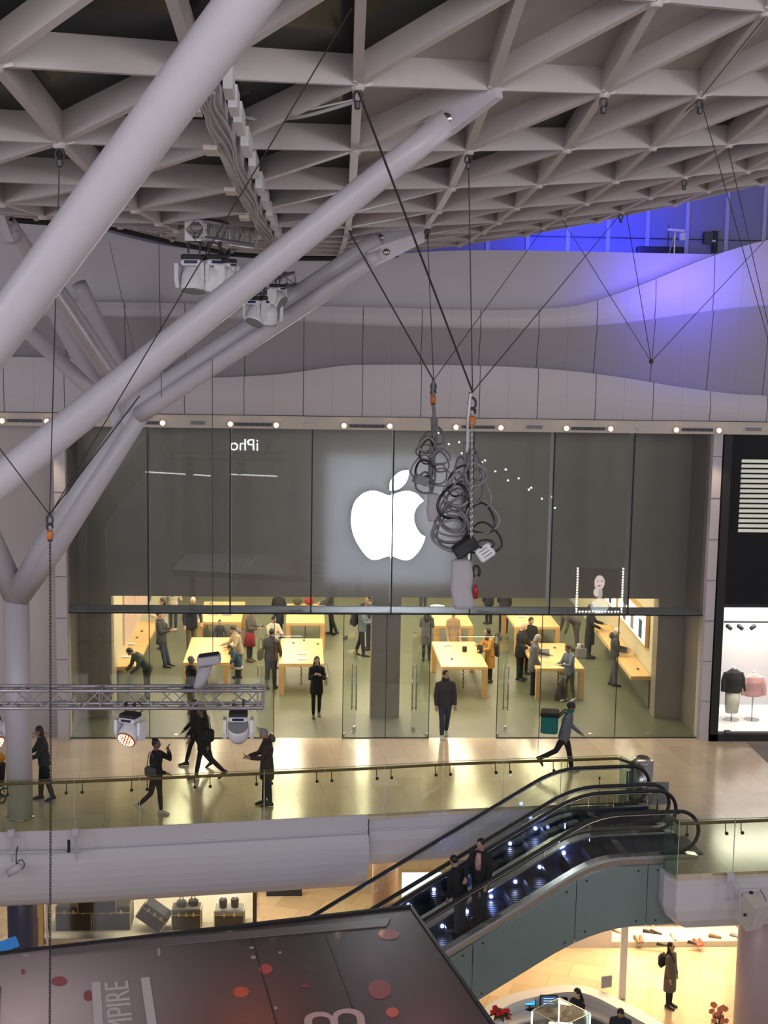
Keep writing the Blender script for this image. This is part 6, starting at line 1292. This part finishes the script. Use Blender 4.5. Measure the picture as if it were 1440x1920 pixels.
t, k = person('person in a grey blue jacket with a backpack, left of the central pillar', *place(678, 1230), face=78, h=1.73, hp=12, aL=(25, 8, 70), aR=(25, 8, 70), top='c_denim', bot='c_black', hair=('short', 'h_black'), lL=(6, 2), lR=(-10, 8))
p = world(t, (0, .24, 1.18)); b = empty('backpack', p, 'dark backpack worn by the person left of the central pillar', 'backpack'); MB().bev(p, (.30, .2, .46), .07, t.rotation_euler.z).build('body', 'c_black', b); MB().bev(world(t, (0, .35, 1.1)), (.22, .06, .2), .02, t.rotation_euler.z).build('pocket', 'c_dgrey', b)
person('person in dark clothes half hidden by the central pillar', *place(691, 1218), face=-80, h=1.76, aL=(20, 8, 70), aR=(20, 8, 60), top='c_dgrey', bot='c_navy', hair=('short', 'h_black'))
# right half
person('long haired person in a grey coat seen from behind right of the central pillar', *place(799, 1238), face=172, h=1.67, top='c_grey', bot='c_black', coat=.30, hair=('long', 'h_black'), fem=1, aL=(20, 8, 50), aR=(20, 8, 50), lL=(2, 0), lR=(-4, 3))
person('person in a long striped camel coat and jeans behind the speaker table', *place(848, 1243), face=6, h=1.68, top='c_camel', bot='c_denim', coat=.42, hair=('short', 'h_brown'), fem=1, aL=(8, 10, 20), aR=(8, 10, 20))
t, k = person('person in a mustard coat and black headscarf at the right of the speaker table', *place(917, 1279), face=-70, h=1.64, lean=6, hp=10, aL=(40, 8, 70), aR=(25, 8, 60), top='c_mustard', bot='c_black', coat=.36, hair=('hijab', 'h_black'), fem=1)
side_bag(t, (-.10, .26, .92), (.30, .12, .36), 'c_black', 'black tote bag behind the person in the mustard coat', name='tote_bag'); side_bag(t, (.02, -.34, 1.02), (.26, .12, .22), 'c_black', 'black handbag resting on the table in front of the mustard coat', strap=False, name='handbag')
person('bald person in a black jacket standing left of the right hand table', *place(974, 1275), face=55, h=1.76, hp=22, lean=3, aL=(14, 8, 60), aR=(14, 8, 60), top='c_black', bot='c_black', coat=.12, hair=('bald', None), skin='skin2', wide=1.08)
person('person with glasses in black behind the bald person', *place(991, 1262), face=20, h=1.74, hp=20, aL=(14, 8, 60), aR=(14, 8, 60), top='c_black', bot='c_black', hair=('short', 'h_black'))
person('grey haired person in a grey coat pointing at the right hand table', *place(998, 1302), face=82, h=1.76, hp=20, lean=4, aL=(10, 6, 25), aR=(42, 6, 45), top='c_grey', bot='c_black', coat=.14, hair=('bob', 'h_grey'), wide=1.05)
t, k = person('person in a denim jacket and olive trousers at the right hand table', *place(1066, 1315), face=-60, h=1.66, hp=22, lean=4, aL=(32, 8, 70), aR=(32, 8, 70), top='c_denim', bot='c_olive', hair=('ponytail', 'h_brown'), fem=1, lL=(8, 10), lR=(-6, 6), shoes='shoe_white')
q = G(1052, 1313, 0); b = empty('rucksack', q, 'grey slumped rucksack standing on the floor by the denim jacket', 'bag'); MB().loft([(q+V((0, 0, .02)), V((.19, 0, 0)), V((0, .14, 0))), (q+V((0, 0, .25)), V((.17, 0, 0)), V((0, .13, 0))), (q+V((.02, 0, .5)), V((.10, 0, 0)), V((0, .08, 0))), (q+V((.05, 0, .64)), V((.03, 0, 0)), V((0, .03, 0)))], 14).build('body', 'c_dgrey', b, smooth=True)
MB().tube(crom([q+V((-.05, -.12, .45)), q+V((0, -.17, .3)), q+V((.02, -.15, .12))], 5), .014).build('strap', 'c_black', b)
t, k = person('person in grey bending far forward over the rear right table', *place(1078, 1219), face=-78, h=1.76, lean=62, hp=-8, aL=(58, 8, 20), aR=(58, 8, 20), top='c_greycoat', bot='c_grey', hair=('short', 'h_black'), lL=(-8, 0), lR=(-2, 0), shoes='shoe')
person('person in a long black coat at the far end of the right wall counter', *place(1104, 1234), face=70, h=1.74, top='c_black', bot='c_black', coat=.38, hair=('short', 'h_brown'), aL=(25, 8, 40), aR=(35, 8, 50), fem=1)
person('person in a pale beanie and dark blue jacket at the right wall counter', *place(1150, 1286), face=78, h=1.74, top='c_dgrey', bot='c_grey', hair=('beanie', 'c_white'), aL=(22, 8, 60), aR=(24, 8, 62), hp=12, hood='c_dgrey', lL=(2, 0), lR=(-4, 4))
person('person in dark clothes seen behind the left of the rear right table', *place(944, 1186), face=165, h=1.68, top='c_black', bot='c_black', hair=('short', 'h_black'), aL=(10, 8, 30), aR=(20, 8, 40))
person('person in a dark coat further back, right of the hanging cloth bag', *place(916, 1170), face=-150, h=1.66, top='c_navy', bot='c_black', hair=('short', 'h_brown'), coat=.1)
person('elderly person in a black top with a white stripe, seen behind the lower truss', *place(358, 1342), face=120, h=1.62, hy=-20, aL=(20, 8, 50), aR=(25, 8, 60), top='c_black', bot='c_brown', hair=('short', 'h_grey'), wide=1.1, collar=None)
person('person in jeans with only the legs showing below the steel wall, right of pillar', *place(793, 1140), face=20, h=1.7, top='c_black', bot='c_jeans', hair=('short', 'h_black'), shoes='shoe')
# on the front escalator
def s_at(esc, px): return min(np.linspace(1.5, 8.5, 141), key=lambda s: abs(pj(esc[2](s, .62, 0))[0]-px))
ES1, ES2 = s_at(eb, 898), s_at(eb, 870)
def on_step(esc, s, n): p = esc[2](s, n, 0); sk_ = round((s-.5)/.4); z = esc[2](.5+sk_*.4+.2, 0, 0).z; c = esc[1]+E_D*(.5+sk_*.4)+E_N*n; return c.x, c.y, z
person('person in a black jacket with a white and red shirt riding down the front escalator', *on_step(eb, ES1, .62), face=-35, h=1.74, hp=12, aL=(20, 12, 35), aR=(12, 12, 20), top='c_black', bot='c_navy', hair=('short', 'h_black'), skin='skin', lL=(6, 3))
t_ = [o for o in scene.objects if o.name.startswith('person') and 'white and red shirt' in o.get('label', '')][0]
MB().loft([((0, -.115, 1.12), (.06, 0, 0), (0, .03, 0)), ((0, -.135, 1.3), (.07, 0, 0), (0, .03, 0)), ((0, -.10, 1.46), (.045, 0, 0), (0, .03, 0))], 12).build('shirt_front', mat('shirt_print', (.5, .28, .28), .8, noise=.6, nscale=9), t_, smooth=True, rel=False)
person('person in black seen from behind on the front escalator, hand on the rail', *on_step(eb, ES2, .62), face=-140, h=1.60, lean=18, aL=(35, 18, 25), aR=(10, 10, 20), top='c_black', bot='c_jeans', hair=('short', 'h_black'), coat=.08)
# storey below
t, k = person('person in a long grey brown coat with a dark rucksack standing on the storey below', *place(1254, 1888, LZ), face=50, h=1.62, top='c_greycoat', bot='c_black', coat=.38, hair=('long', 'h_black'), fem=1, hp=-12, aL=(4, 8, 10), aR=(4, 8, 10))
p = world(t, (0, .22, 1.12)); b = empty('backpack', p, 'small dark rucksack on the back of the grey brown coat below', 'backpack'); MB().bev(p, (.26, .16, .34), .06, t.rotation_euler.z).build('body', 'c_black', b); MB().tube([world(t, (-.09, .12, 1.25)), world(t, (-.1, 0, 1.42)), world(t, (-.09, -.14, 1.2))], .015).build('strap', 'c_black', b)
person('long haired person in black working at the monitors of the information desk', *place(1080, 1985, LZ), face=-60, h=1.66, top='c_black', bot='c_black', hair=('long', 'h_black'), fem=1, hp=15, aL=(30, 8, 60), aR=(30, 8, 60), skin='skin2')
person('person in a dark top at the bottom edge, inside the curve of the information desk', *place(1160, 2018, LZ), face=-20, h=1.66, top='c_navy', bot='c_black', hair=('short', 'h_black'), hp=25, lean=8, aL=(20, 8, 60), aR=(20, 8, 60))
